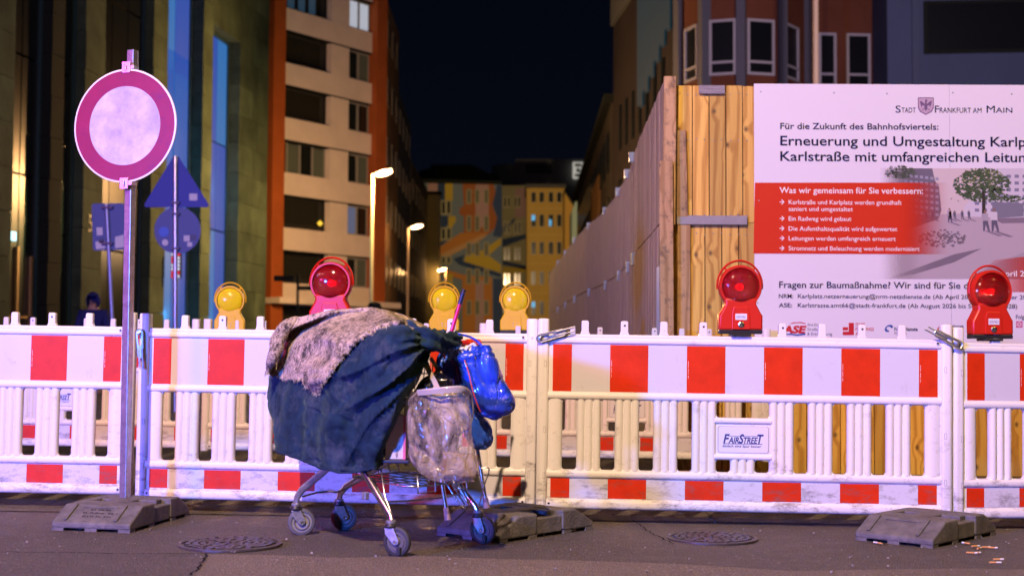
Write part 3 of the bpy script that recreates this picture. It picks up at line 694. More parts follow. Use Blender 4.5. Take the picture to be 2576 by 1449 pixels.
# ------------------------------------------------------------ cigarette butts and litter
BUTT = ['left one of the tight cluster of cigarette butts beside the right base plate', 'farthest cigarette butt, closest to the edge of the right base plate', 'middle cigarette butt of the cluster beside the right base plate', 'rightmost butt of the upper cluster beside the right base plate', 'cigarette butt crossing another in the cluster beside the base plate', 'single cigarette butt just left and below the cluster', 'cigarette butt directly below the cluster of butts', 'upper one of two cigarette butts lying apart near the bottom right', 'nearest cigarette butt, lower one of two near the bottom right']
for i, (px, py, a) in enumerate([(2445, 1379, .3), (2440, 1372, 2.2), (2470, 1381, .1), (2486, 1382, -.1), (2459, 1385, .8), (2431, 1395, -.1), (2448, 1396, .2), (2499, 1412, -.05), (2489, 1420, .02), (2156, 1353, .1), (2219, 1372, 2.0)]):
    p = onground(px, py); e = empty('cigarette_butt', (p.x, p.y, gz(p.x) + .010), a + random.uniform(-.2, .2), BUTT[i] if i < 9 else ('crumpled paper scrap by the left corner of the right base plate' if i == 9 else 'lone cigarette butt in front of the right base plate'), 'cigarette butt' if i != 9 else 'litter', 'cigarette butts' if i < 9 else None)
    mb = MB(); mb.tube([(0, 0, 0), (.028, 0, 0)], .0042, 8); mb.build('filter', mat('filter_tan', (.62, .32, .12), .8), e, True)
    mb = MB(); mb.tube([(.028, 0, 0), (.040 + .012 * random.random(), .001, 0)], .0040, 8); mb.build('paper', mat('paper_white', (.75, .72, .7), .8), e, True)
random.seed(3)
mb = MB()
for k in range(420):
    x = random.uniform(-2.6, 2.8); y = random.uniform(5.3, 8.6); s_ = random.choice((.0015, .002, .0025, .003, .005))
    M = Matrix.Translation((x, y, gz(x) + .009)) @ Matrix.Rotation(random.uniform(0, 6), 4, 'Z') @ Matrix.Rotation(random.uniform(0, 6), 4, 'X')
    mb.box(-s_, s_, -s_ * .7, s_ * .7, -s_ * .4, s_ * .4, M)
tag(mb.build('grit', mat('grit_pale', (.28, .25, .23), .9)), 'fine pale grit and crumbs scattered over the road', 'grit', kind='stuff')

# ------------------------------------------------------------ hoarding of upright boards
YH = 10.1; ZT = at(1780, 216, YH).z
hx = at(1700, 500, YH).x; H = empty('plank_hoarding', (hx, YH, 0), 0, 'tall wooden hoarding of pine boards turning the corner beside the printed board', 'hoarding')
ho = H.location
def hplank(mb_x0, x1, z0, z1, y, m=WOOD, th=.022, name='plank'):
    mb = MB(); mb.box(mb_x0 - x1 * 0 - (mb_x0), x1 - mb_x0, 0, th, 0, z1 - z0); o = mb.build(name, m, H, bevel=.002); o.location = Vector((mb_x0, y, z0)) - ho; return o
zmid = at(1790, 556, YH).z
wd = 42.4 * YH / FOC; x = hx; k = 0; random.seed(11)
while x < 5.4:
    gp = .007; j = random.uniform(-.003, .003)
    hplank(x + gp / 2, x + wd - gp / 2, zmid - .01, ZT + j, YH + random.uniform(0, .004))
    off = wd * .45
    hplank(x + off + gp / 2 - wd * .7, x + off + wd - gp / 2 - wd * .7, gz(x) - .02, zmid - .0 - .012, YH + random.uniform(.006, .010))
    x += wd; k += 1
mb = MB(); xq = hx; random.seed(2)
while xq < 5.3:
    for zz in (zmid + .05, (zmid + ZT) / 2 + .1, ZT - .06, zmid - .10, 1.0):
        for q in (.03, .09): mb.lathe([(.0055, 0), (.004, .002), (0, .002)], (xq + q - ho.x + random.uniform(-.004, .004), -.001 if zz > zmid else .005, zz + random.uniform(-.01, .01)), (0, -1, 0), 6)
    xq += wd
tag(mb.build('screw_heads', DULL, H), kind='stuff')
mb = MB(); mb.box(0, 5.4 - hx, YH + .05 - ho.y, YH + .12 - ho.y, 0, ZT - .1); mb.build('backing_frame', BLACKP, H)
a = at(1703, 565, YH - .03); b = at(1880, 543, YH - .03)
mb = MB(); mb.box(a.x - ho.x, b.x - ho.x, -.034, -.004, a.z, b.z); mb.build('cross_batten', mat('zinc_batten', (.30, .29, .31), .5, .2, var=.15, vscale=6), H, bevel=.003)
a = at(1759, 236, YH - .03); b = at(1824, 215, YH - .03)
mb = MB(); mb.box(0, b.x - a.x, -.03, -.004, 0, b.z - a.z); o = mb.build('grey_block', GREYW, H, bevel=.003); o.location = (a.x - ho.x, 0, a.z)
for x0p, x1p, y0p, y1p, dy, tl in ((1668, 1699, 566, 192, -.10, .4), (1663, 1697, 1230, 405, -.145, -.3), (1702, 1731, 546, 328, -.035, -1.2), (1703, 1735, 1230, 566, -.03, .2)):
    a = at(x0p, y0p, YH + dy); b = at(x1p, y1p, YH + dy)
    mb = MB(); mb.box(0, b.x - a.x if y0p < 700 else (x1p - x0p) * YH / FOC, 0, .045, 0, b.z - a.z); o = mb.build('corner_batten', WOOD2, H, bevel=.004)
    xx = a.x if y0p < 700 else at(x0p, 700, YH + dy).x
    o.location = (xx - ho.x, dy, a.z); o.rotation_euler = (0, R(tl), 0)
# return wall running down the street: planks edge to edge
cor = [(10.0, 1.115), (12.85, 1.19), (15.1, 1.29), (17.7, 1.33), (19.8, 1.29), (21.9, 1.17), (24.2, 1.11), (34.9, .95)]
def wx(y):
    for (ya, xa), (yb, xb) in zip(cor, cor[1:]):
        if y <= yb: return xa + (xb - xa) * (y - ya) / (yb - ya)
    return cor[-1][1]
PW = mat('weathered_board', (.44, .34, .22), .75, var=.3, vscale=6, stretch=(6, 6, .5), objvar=.15, bump=.2, bscale=40, bdist=.004)
y = 10.02; near = 0; far = MB(); far2 = MB(); ZT2 = ZT + .02
while y < 34.9:
    y2 = y + .14; xa, xb = wx(y), wx(y2); jz = random.uniform(-.006, .006); pr = random.uniform(0, .006)
    for lo, hi, kk in ((zmid + .01, ZT2 + jz, 0), (-.02, zmid - .015, -.012)):
        pts = [(xa + pr + kk, y + .002, lo), (xb + pr + kk, y2 - .002, lo), (xb + .03, y2 - .002, lo), (xa + .03, y + .002, lo)]
        if y < 14.5:
            m_ = MB(); m_.prism(pts, (0, 0, hi - lo)); m_.build('side_plank', PW, H, origin=ho)
        else: far.prism(pts, (0, 0, hi - lo))
    y = y2
tag(far.build('far_side_planks', PW, H, origin=ho), kind='stuff')
mb = MB()
for y in (13.6, 14.9, 16.6, 18.9, 21.2, 24.0, 27, 30): mb.box(wx(y) - .03, wx(y) + .01, y, y + .12, zmid - .10, zmid + .02); mb.box(wx(y) - .03, wx(y) + .04, y + .3, y + .36, ZT2 - .06, ZT2 + .04)
tag(mb.build('joint_strap', mat('strap_steel', (.2, .25, .33), .4, .5), H, origin=ho), kind='stuff')

# ------------------------------------------------------------ printed board
YP = YH - .035
bl = at(1899, 934, YP); tl = at(1899, 211, YP)
BD = empty('printed_board', (bl.x, YP, bl.z), 0, 'large printed information board with a red band, fixed to the hoarding', 'information board')
bo = BD.location
PNL = mat('board_white', (.78, .77, .80), .30, coat=.25, coatr=.15)
seam = at(2391, 500, YP).x - bl.x; top_z = tl.z - bl.z
mb = MB(); mb.box(0, seam - .001, 0, .006, 0, top_z); mb.build('panel', PNL, BD, bevel=.001)
mb = MB(); mb.box(seam + .001, 2.5, 0, .006, 0, top_z); mb.build('panel', PNL, BD, bevel=.001)
def pr(pts, m, name, lift=.0008, parent=BD, Y=YP):
    mb = MB(); s = [at(px, py, Y) for px, py in pts]
    mb.bm.faces.new([mb.bm.verts.new((p.x - bo.x, -lift, p.z - bo.z)) for p in s])
    return mb.build(name, m, parent)
def fade_mat(name, col, x0, x1, a0=1, a1=0, axis=0, rough=.35):
    m = bpy.data.materials.new(name); m.use_nodes = True; n = m.node_tree.nodes; l = m.node_tree.links; p = n['Principled BSDF']
    p.inputs['Base Color'].default_value = (*col, 1); p.inputs['Roughness'].default_value = rough
    tc = n.new('ShaderNodeTexCoord'); sp = n.new('ShaderNodeSeparateXYZ'); l.new(tc.outputs['Object'], sp.inputs[0])
    mr = n.new('ShaderNodeMapRange'); mr.inputs['From Min'].default_value = x0; mr.inputs['From Max'].default_value = x1; mr.inputs['To Min'].default_value = a0; mr.inputs['To Max'].default_value = a1; mr.interpolation_type = 'SMOOTHSTEP'
    l.new(sp.outputs[axis], mr.inputs[0]); l.new(mr.outputs[0], p.inputs['Alpha']); return m
U = lambda px: at(px, 500, YP).x - bo.x
# picture (flat print) from back to front
rx0, rx1 = U(2205), U(2330)
def pm(name, col, a=1): return fade_mat(name, col, rx0, rx1, 0, a)
pr([(2200, 424), (2640, 424), (2640, 702), (2200, 702)], pm('print_sky', (.62, .55, .52)), 'print_sky', .0010)
pr([(2200, 545), (2640, 530), (2640, 702), (2200, 702)], pm('print_paving', (.46, .40, .42)), 'print_paving', .0012)
pr([(2215, 424), (2345, 424), (2352, 455), (2362, 470), (2368, 530), (2360, 552), (2215, 600)], pm('print_house', (.16, .15, .19)), 'print_left_houses', .0014)
mb_parts = []
for r_ in range(7):
    for c_ in range(8):
        px = 2262 + c_ * 13; py = 436 + r_ * 15 + c_ * 1.5
        pr([(px, py), (px + 8, py + 1), (px + 8, py + 8), (px, py + 7)], pm('print_glass', (.33, .33, .40)), 'print_window', .0016)
pr([(2640, 424), (2500, 424), (2500, 470), (2470, 480), (2440, 505), (2425, 520), (2425, 545), (2640, 552)], mat('print_white_house', (.60, .58, .62), .35), 'print_right_house', .0014)
for r_ in range(6):
    for c_ in range(9):
        px = 2452 + c_ * 20; py = 440 + r_ * 17 - 0
        if px < 2500 and py < 485: continue
        pr([(px, py), (px + 11, py), (px + 11, py + 8), (px, py + 8)], mat('print_dark_glass', (.22, .22, .30), .35), 'print_window', .0016)
random.seed(5)
def leafprint(cx, cy, rx, ry, n, m, s0, s1, name):
    mb = MB()
    for i in range(n):
        a = random.uniform(0, 6.28); r = random.random() ** .55; px = cx + rx * r * math.cos(a); py = cy + ry * r * math.sin(a); s_ = random.uniform(s0, s1); t = random.uniform(0, 3)
        ps = [at(px + s_ * math.cos(t + k * 2.09), py + s_ * .7 * math.sin(t + k * 2.09), YP) for k in range(3)]
        mb.bm.faces.new([mb.bm.verts.new((p.x - bo.x, -.0018 - i * 1e-7, p.z - bo.z)) for p in ps])
    return tag(mb.build(name, m, BD), kind='stuff')
leafprint(2470, 465, 70, 42, 420, mat('print_leaf', (.06, .10, .05), .35), 3, 8, 'print_tree_crown')
leafprint(2475, 452, 55, 28, 150, mat('print_leaf_light', (.20, .25, .10), .35), 2, 6, 'print_tree_highlights')
leafprint(2262, 434, 42, 16, 160, pm('print_leaf_left', (.10, .13, .09)), 3, 7, 'print_left_tree')
leafprint(2500, 500, 75, 11, 110, MATS['print_leaf'], 3, 6, 'print_shrubs')
pr([(2470, 480), (2477, 480), (2480, 548), (2470, 548)], mat('print_trunk', (.04, .035, .03), .35), 'print_trunk', .0020)
pr([(2495, 508), (2575, 512), (2575, 545), (2497, 550)], mat('print_grey_box', (.20, .20, .25), .35), 'print_container', .0021)
pr([(2497, 550), (2640, 545), (2640, 560), (2520, 562)], mat('print_shade', (.22, .18, .22), .35), 'print_shadow', .0019)
pr([(2230, 702), (2400, 640), (2470, 625), (2400, 660), (2300, 690)], fade_mat('print_paving_shade', (.22, .19, .23), rx0, rx1 + .2, 0, .8), 'print_tree_shadow', .0017)
pr([(2440, 702), (2500, 665), (2640, 610), (2640, 702)], mat('print_path', (.38, .33, .36), .35), 'print_path', .0016)
leafprint(2370, 600, 60, 22, 120, fade_mat('print_leaf_shadow', (.20, .17, .20), rx0, rx1, 0, .7), 3, 7, 'print_leaf_shadow')
def figure(px, py, h, shirt):
    f = pr([(px - h * .13, py - h * .80), (px + h * .13, py - h * .80), (px + h * .15, py - h * .45), (px - h * .14, py - h * .45)], shirt, 'print_walker', .0023)
    pr([(px - h * .10, py - h * .46), (px + h * .12, py - h * .46), (px + h * .22, py), (px + h * .15, py), (px + h * .02, py - h * .3), (px - h * .02, py), (px - h * .09, py)], mat('print_trousers', (.12, .11, .16), .35), 'print_walker_legs', .0023)
    pts = [(px + h * .065 * math.cos(t * .7), py - h * .88 + h * .075 * math.sin(t * .7)) for t in range(9)]
    pr(pts, mat('print_head', (.25, .16, .13), .35), 'print_walker_head', .0024)
    pr([(px, py), (px + h * .1, py - 2), (px + h * .8, py + h * .2), (px + h * .6, py + h * .22)], MATS['print_shade'], 'print_walker_shadow', .0022)
figure(2500, 583, 62, mat('print_shirt', (.6, .58, .6), .35)); figure(2478, 582, 56, mat('print_dress', (.40, .36, .40), .35))
for px in (2330, 2345, 2390, 2401, 2420, 2437): figure(px, 552, 24, MATS['print_trousers'])
figure(2388, 560, 38, MATS['print_dress'])
# red band fading over the picture
REDB = fade_mat('band_red', (.62, .035, .012), U(2255), U(2395), 1, 0)
pr([(1899, 460), (2400, 460), (2400, 640), (1895, 638)], REDB, 'red_band', .0027)
pr([(2455, 702), (2500, 655), (2640, 638), (2640, 735), (2480, 735)], fade_mat('corner_red', (.60, .05, .03), U(2460), U(2640), .1, .9), 'red_corner', .0027)
T = lambda b, l_, ba, cap, wd=None, ref=None, m=INK, bold=.012, **k: text(b, m, BD, l_, ba, cap, Y=YP - .003, width=wd, ref=ref, bold=bold, **k)
T('S', 2253, 284, 18, 13, bold=0); T('TADT', 2268, 284, 13, 36, bold=0); T('F', 2352, 284, 18, 11, bold=0); T('RANKFURT AM', 2364, 284, 13, 106, bold=0); T('M', 2482, 284, 18, 21, bold=0); T('AIN', 2505, 284, 13, 42, bold=0)
T('Für die Zukunft des Bahnhofsviertels:', 1963, 325, 15.5, 400)
T('Erneuerung und Umgestaltung Karlplatz', 1963, 366, 24, 517, 'Erneuerung und Umgestaltung'); T('Karlstraße mit umfangreichen Leitungs', 1963, 405, 24, 501, 'Karlstraße mit umfangreichen')
WI = dict(m=INKW, bold=.010)
T('Was wir gemeinsam für Sie verbessern:', 1961, 486, 15, 362, **WI)
for b_, ba, wd_ in (('Karlstraße und Karlplatz werden grundhaft', 514, 285), ('saniert und umgestaltet', 531, 162), ('Ein Radweg wird gebaut', 555.5, 158), ('Die Aufenthaltsqualität wird aufgewertet', 580.5, 274), ('Leitungen werden umfangreich erneuert', 605, 270), ('Stromnetz und Beleuchtung werden modernisiert', 630, 330)):
    T(b_, 1984, ba, 11, wd_, m=INKW, bold=.004)
    if b_[0] != 's':
        y = ba - 5.5
        for q in ([(1961, y - 1), (1970, y - 1), (1970, y + 1), (1961, y + 1)], [(1965, y - 6), (1967.4, y - 6), (1973, y), (1970, y)], [(1970, y), (1973, y), (1967.4, y + 6), (1965, y + 6)]): pr(q, INKW, 'arrow', .0032)
T('Fragen zur Baumaßnahme? Wir sind für Sie da!', 1960, 724, 16, 494)
T('NRM:', 1959, 750, 10.5, 36); T('ASE:', 1959, 773, 10.5, 33)
T('Karlplatz.netzerneuerung@nrm-netzdienste.de (Ab April 2026 bis September 2028)', 2007, 750, 10.5, 428, 'Karlplatz.netzerneuerung@nrm-netzdienste.de (Ab April 20', bold=.006)
T('Karlstrasse.amt66@stadt-frankfurt.de (Ab August 2026 bis September 2028)', 2007, 773, 10.5, 436, 'Karlstrasse.amt66@stadt-frankfurt.de (Ab August 2026 bis S', bold=.006)
T('April 2026', 2514, 695, 14, 62, 'April 2', **WI)
# shield with an eagle outline
SH = mat('crest_pink', (.50, .38, .48), .4); CI = mat('crest_ink', (.16, .10, .20), .4)
pr([(2309, 246), (2349, 246), (2349, 272), (2344, 282), (2329, 290), (2314, 282), (2309, 272)], CI, 'crest', .0012)
pr([(2311, 248), (2347, 248), (2347, 271), (2342, 280), (2329, 287.5), (2316, 280), (2311, 271)], SH, 'crest_field', .0016)
for q in ([(2327, 252), (2331, 251), (2333, 254), (2331, 258), (2333, 274), (2329, 280), (2325, 274), (2327, 258)], [(2326, 262), (2319, 256), (2314, 254), (2315, 262), (2318, 270), (2321, 265), (2326, 268)], [(2332, 262), (2339, 256), (2344, 254), (2343, 262), (2340, 270), (2337, 265), (2332, 268)], [(2326, 272), (2318, 278), (2322, 278)], [(2332, 272), (2340, 278), (2336, 278)]): pr(q, CI, 'crest_eagle', .0020)
# logos along the foot
LR = mat('logo_red', (.55, .02, .03), .4); LB = mat('logo_blue', (.03, .08, .35), .4); LG = mat('logo_grey', (.12, .12, .16), .5)
T('ASE', 1968, 837, 17, 56, m=LR, bold=.05, shear=.2)
pr([(1985 + 0 * k, 0) for k in ()] or [(1985, 815), (1996, 811), (2014, 810), (2026, 813), (2026, 815), (2012, 812.5), (1998, 813.5)], LR, 'logo_arc', .0014)
pr([(1968, 840), (1990, 839), (2005, 841), (2026, 838), (2026, 842), (2005, 845), (1990, 842.5), (1968, 843)], LB, 'logo_wave', .0014)
for i, s_ in enumerate(('Amt für', 'Straßenbau', '& Erschließung')): T(s_, 2031, 820 + i * 11.5, 7, (27, 46, 62)[i], m=LG, bold=0)
for q in ([(2120, 823), (2133, 823), (2133, 831), (2120, 831)], [(2135, 812), (2148, 812), (2148, 826), (2135, 826)], [(2120, 834), (2148, 834), (2148, 843), (2120, 843)], [(2135, 826), (2148, 826), (2148, 834), (2135, 834)]): pr(q, LR, 'logo_block', .0014)
for i, s_ in enumerate(('STADT', 'PLANUNGS', 'AMT')): T(s_, 2152, 820 + i * 11.5, 7.5, (24, 46, 20)[i], m=LR, bold=.01)
for cx in (2228, 2360):
    pts = [(cx + 8 + 11 * math.cos(t / 8 * 6.28), 826 - 9 * math.sin(t / 8 * 6.28) - 3 * math.cos(t / 8 * 6.28)) for t in range(7)] + [(cx + 8 + 6 * math.cos(t / 8 * 6.28), 826 - 5 * math.sin(t / 8 * 6.28)) for t in range(6, -1, -1)]
    pr(pts, LB if cx < 2300 else LR, 'logo_swirl', .0014)
T('NetzDienste', 2250, 832, 9, 58, bold=.02); T('RheinMain', 2250, 841, 6, 30, m=LG, bold=0); T('Mainova', 2384, 825, 9, 40, bold=.02); T('Planung', 2384, 840, 9, 34, bold=.02)
T('Folgen Sie uns', 2556, 802, 10, 26, 'Folge', bold=.006)
pr([(2556, 808), (2572, 808), (2572, 824), (2556, 824)], mat('icon_pink', (.55, .03, .18), .4), 'icon', .0014)
for r0, r1 in ((6.2, 5.0), (3.4, 2.2)):
    pts = [(2564 + r0 * math.cos(t / 16 * 6.28), 816 + r0 * math.sin(t / 16 * 6.28)) for t in range(17)] + [(2564 + r1 * math.cos(t / 16 * 6.28), 816 + r1 * math.sin(t / 16 * 6.28)) for t in range(16, -1, -1)]
    pr(pts, INKW, 'icon_line', .0018)
for px, py in ((1914, 231), (2098, 234), (2231, 236), (2397, 234), (2545, 237), (1909, 505), (1906, 762), (2393, 500), (2393, 765), (2410, 505)):
    mb = MB(); p = at(px, py, YP); mb.lathe([(.006, 0), (.005, .003), (0, .0035)], (p.x - bo.x, -.001, p.z - bo.z), (0, -1, 0), 10); mb.build('screw', DULL, BD)

# ------------------------------------------------------------ shopping trolley
CA = R(-42); CO = Vector((-.90, 6.41, 0)); CART = empty('shopping_trolley', (CO.x, CO.y, gz(-.6)), CA, 'chrome shopping trolley buried under blankets and bags', 'shopping trolley')
CM = Matrix.Translation(CART.location) @ Matrix.Rotation(CA, 4, 'Z')
def tub(name, pts, r, m=CHROME, parent=CART, n=8, **k):
    mb = MB(); mb.tube(pts, r, n, **k); return mb.build(name, m, parent, True, angle=60)
def caster(a, b, head, off, dark):
    """head: heading of the wheel plane in world; off: trailing offset"""
    mb = MB(); rz = head - CA; dx, dy = math.cos(rz) * off, math.sin(rz) * off
    c = (a + dx, b + dy, .0625); ax = Vector((-math.sin(rz), math.cos(rz), 0)); M = Matrix.Translation(c) @ Matrix.Rotation(rz, 4, 'Z')
    mb.lathe([(.046, -.011), (.058, -.011), (.0615, -.008), (.0625, -.004), (.0625, .004), (.0615, .008), (.058, .011), (.046, .011)], c, ax, 40)
    w_ = mb.build('wheel', TYRE if not dark else mat('black_tyre', (.03, .03, .033), .6, bump=.1, bscale=90), CART, True)
    mb = MB(); mb.lathe([(0, -.009), (.016, -.009), (.020, -.005), (.046, -.006), (.046, .006), (.020, .005), (.016, .009), (0, .009)], c, ax, 32); mb.build('hub', HUB if not dark else mat('dark_hub', (.10, .095, .095), .5), w_, True)
    mb = MB(); mb.lathe([(.031, -.0105), (.034, -.0115), (.037, -.0105)], c, ax, 32); mb.build('hub_ring', MATS.get('dark_hub') or TYRE, w_, True)
    # fork cheeks
    f = MB()
    for s in (-1, 1):
        y = s * .0165; pts = [(-off - .020, y, .052), (-off + .022, y, .052), (.016, y, .004), (.013, y, -.008), (0, y, -.014), (-.013, y, -.008), (-off - .018, y, .030)]
        f.prism([M @ Vector(p) for p in pts], ax * (.0025 * s))
    f.box(-off - .021, -off + .023, -.019, .019, .050, .055, M)
    fk = f.build('fork', DULL, CART, bevel=.002)
    mb = MB(); mb.lathe([(.008, -.023), (.008, -.021), (.005, -.019), (.005, .019), (.008, .021), (.008, .023)], c, ax, 10); mb.lathe([(0, -.0235), (.0055, -.023)], c, ax, 8); mb.build('axle_bolt', CHROME, fk, True)
    mb = MB(); mb.lathe([(0, .117), (.026, .117), (.0285, .120), (.0285, .128), (.026, .131), (.026, .133), (.0245, .136), (0, .136)], (a, b, 0), n=28); mb.build('swivel_collar', BLACKP, CART, True)
    mb = MB(); mb.lathe([(.020, .136), (.0215, .140), (.0215, .146), (.016, .150), (0, .150)], (a, b, 0), n=24); mb.build('collar_cap', DULL, CART, True)
    if dark:
        mb = MB(); mb.box(.006, .024, -.021, .021, -.052, -.020, M); mb.build('brake_shoe', BLACKP, CART, bevel=.003)
caster(-.0, -.13, R(14), .026, False); caster(.0, .13, R(14), .024, False)
caster(.775, -.258, R(-24), .030, True); caster(.785, .258, R(-28), .024, True)
OVAL = dict(n=12, sq=.62)
for s in (-1, 1):
    tub('front_leg', [(0, s * .13, .145), (.006, s * .13, .175), (.045, s * .135, .212), (.30, s * .175, .345), (.60, s * .225, .43)], .0175, CHROME if s > 0 else DULL, **OVAL)
    tub('rear_leg', [(.774, s * .258, .145), (.764, s * .256, .165), (.574, s * .24, .341), (.52, s * .235, .40)], .0165, CHROME, **OVAL)
    tub('handle_upright', [(.55, s * .245, .40), (.67, s * .262, .62), (.72, s * .265, .83), (.735, s * .262, .87)], .011)
    tub('rack_strut', [(.755, s * .235, .165), (.70, s * .225, .24), (.66, s * .21, .345), (.50, s * .20, .345)], .0042)
    tub('rack_strut', [(.54, s * .23, .42), (.60, s * .232, .30), (.72, s * .24, .17), (.735, s * .225, .150), (.72, s * .21, .17), (.60, s * .20, .30)], .0042)
tub('front_crossbar', [(.02, -.11, .178), (.05, -.05, .195), (.055, .03, .195), (.03, .09, .185), (.05, .125, .20)], .0045)
tub('leg_crossbar', [(.69, -.25, .215), (.71, -.1, .21), (.71, .1, .21), (.69, .25, .215)], .0045)
mb = MB(); mb.box(.62, .645, -.285, -.262, .225, .255); mb.build('stop_bracket', DULL, CART, bevel=.003)
# lower wire rack
fr = [(.46, -.19, .300), (.80, -.20, .285), (.84, -.17, .285), (.84, .17, .285), (.80, .20, .285), (.46, .19, .300), (.43, .15, .302), (.43, -.15, .302), (.46, -.19, .300)]
tub('rack_wire', fr, .004)
for b in (-.13, -.07, 0, .07, .13): tub('rack_wire', [(.40, b, .335), (.42, b, .30), (.82, b, .285), (.86, b, .29), (.875, b, .325)], .0032, n=6)
for a in (.52, .62, .72): tub('rack_wire', [(a, -.195, .292), (a, .195, .292)], .0032, n=6)
tub('rack_wire', [(.875, -.16, .325), (.875, .16, .325)], .0035, n=6)
for b0, b1 in ((-.19, -.09), (.02, .10)): tub('rack_wire', [(.80, b0, .33), (.86, b0, .33), (.865, b0, .26), (.865, b1, .26), (.86, b1, .33)], .0042, n=6)
# basket floor and walls, almost wholly under the blanket
mb = MB()
for i in range(9): b = -.20 + .05 * i; mb.tube([(.08, b * .8, .43), (.60, b, .40)], .0025, 5)
for i in range(10): a = .08 + .057 * i; mb.tube([(a, -.19, .43 - (a - .08) * .06), (a, .19, .43 - (a - .08) * .06)], .0025, 5)
tag(mb.build('basket_floor', CHROME, CART, True), kind='stuff')
mb = MB()
for i in range(11): b = -.22 + .044 * i; mb.tube([(.60, b, .40), (.66, b * 1.08, .80)], .0025, 5)
for z in (.45, .55, .65, .75): mb.tube([(.60 + (z - .4) * .15, -.235, z), (.60 + (z - .4) * .15, .235, z)], .003, 5)
tag(mb.build('basket_rear', CHROME, CART, True), kind='stuff')
hd = tub('handle', [(.735, -.27, .882), (.735, .27, .882)], .015, mat('handle_red', (.55, .02, .03), .35), n=16)
mb = MB(); mb.tube([(.735, .235, .882), (.735, .305, .882)], .021, 16); mb.build('handle_end', mat('handle_orange', (.70, .07, .015), .4), hd, True)
mb = MB(); mb.tube([(.735, .160, .882), (.735, .185, .882)], .0175, 16); mb.build('handle_band', CHROME, hd, True)

# ------------------------------------------------------------ cargo heap under the navy blanket
def cr(p0, p1, p2, p3, t): return .5 * ((2 * p1) + (p2 - p0) * t + (2 * p0 - 5 * p1 + 4 * p2 - p3) * t * t + (3 * p1 - p0 - 3 * p2 + p3) * t ** 3)
def resample(row, n, closed):
    out = []; m = len(row)
    segs = m if closed else m - 1
    for i in range(n if closed else n + 1):
        u = i / n * segs; k = min(int(u), segs - 1); t = u - k
        g = (lambda q: row[q % m]) if closed else (lambda q: row[max(0, min(m - 1, q))])
        out.append(cr(g(k - 1), g(k), g(k + 1), g(k + 2), t))
    return out
cols = [[(800, 802, 6.5), (700, 852, 6.5), (677, 950, 6.5), (682, 1050, 6.45), (693, 1132, 6.4)],
        [(830, 792, 6.35), (742, 860, 6.3), (722, 950, 6.27), (715, 1050, 6.25), (722, 1143, 6.2)],
        [(860, 785, 6.3), (800, 850, 6.12), (782, 960, 6.06), (780, 1060, 6.03), (782, 1168, 6.02)],
        [(890, 782, 6.3), (850, 850, 5.95), (824, 960, 5.84), (830, 1070, 5.82), (846, 1188, 5.83)],
        [(930, 780, 6.25), (915, 840, 5.82), (900, 960, 5.74), (902, 1070, 5.76), (903, 1187, 5.80)],
        [(970, 784, 6.1), (985, 835, 5.66), (975, 930, 5.62), (958, 1060, 5.68), (940, 1179, 5.74)],
        [(1010, 802, 6.0), (1050, 838, 5.66), (1048, 900, 5.64), (1000, 1050, 5.70), (956, 1173, 5.80)],
        [(1030, 812, 6.25), (1092, 855, 5.98), (1068, 935, 5.93), (1018, 1035, 5.93), (966, 1162, 5.97)],
        [(1000, 802, 6.5), (1060, 862, 6.4), (1035, 950, 6.35), (1000, 1050, 6.3), (975, 1120, 6.3)],
        [(850, 797, 6.7), (780, 862, 6.8), (770, 950, 6.8), (770, 1050, 6.75), (775, 1110, 6.7)]]
C3 = [[at(*p) for p in c] for c in cols]
C3 = [resample(c, 90, False) for c in C3]          # down each column
rows = [resample([c[i] for c in C3], 220, True) for i in range(91)]
cen = sum((rows[45][k] for k in range(220)), Vector()) / 220
def ridge(x, k=1.0): return 1 - abs(math.sin(x)) ** k
out = []
for i, row in enumerate(rows):
    v = i / 90; nr = []
    for k, P in enumerate(row):
        px, py = proj(P)
        nrm = Vector((P.x - cen.x, P.y - cen.y, 0)).normalized()
        dx, dy = 1105 - px, py - 855; d = math.hypot(dx, dy); th = math.atan2(dy, max(dx, -40)) if d > 1 else 0
        f = 0
        # folds fanning out of the knot
        fall = math.exp(-((d - 130) / 240) ** 2) * min(1, d / 60)
        w_ = noise.noise(Vector((d * .006, th * 2.5, 0))) * 1.3
        f += ((1 - 2 * abs(math.sin(th * 9 + w_ * 1.4 + d * .003)) ** .6) * .034 + math.sin(th * 31 + w_ * 3) * .010) * fall * (.35 if th < .35 else 1)
        # upright soft folds of the left side, long diagonal creases
        if px < 835:
            g = min(1, (835 - px) / 60) * min(1, max(0, v - .1) * 2)
            f += (math.sin(px * .115 + py * .012 + noise.noise(Vector((px * .01, py * .006, 2))) * 3) * .010) * g
        f += noise.noise(Vector((px * .010, py * .013, 5))) * .030 + noise.noise(Vector((px * .028, py * .02, 9))) * .010 + noise.noise(Vector((px * .07, py * .05, 4))) * .0035
        if v > .965: f += .006
        f += -(1 - min(1, abs(noise.noise(Vector((px * .016 + py * .010, py * .022 - px * .006, 12)))) * 5)) * .010 * min(1, v * 5)
        nr.append(P + nrm * f * (min(1, v * 4)) + Vector((0, 0, noise.noise(Vector((k * .09, 0, 3))) * .010 if v > .9 else 0)))
    out.append(nr)
HEAPE = empty('navy_blanket', (cen.x, cen.y, 0), 0, 'dark blue velvet blanket draped over the whole trolley load, hanging in folds', 'blanket')
ho2 = Vector((cen.x, cen.y, 0))
mb = MB(); V = mb.grid(out, closed=True)
c_ = mb.bm.verts.new(sum(out[0], Vector()) / 220 + Vector((0, 0, .01)))
for k in range(220): mb.bm.faces.new((V[0][k], c_, V[0][(k + 1) % 220]))
me_tmp = mb.bm.copy(); bvh = BVHTree.FromBMesh(me_tmp)
mb.build('cloth', NAVY, HEAPE, True, angle=180, origin=ho2)
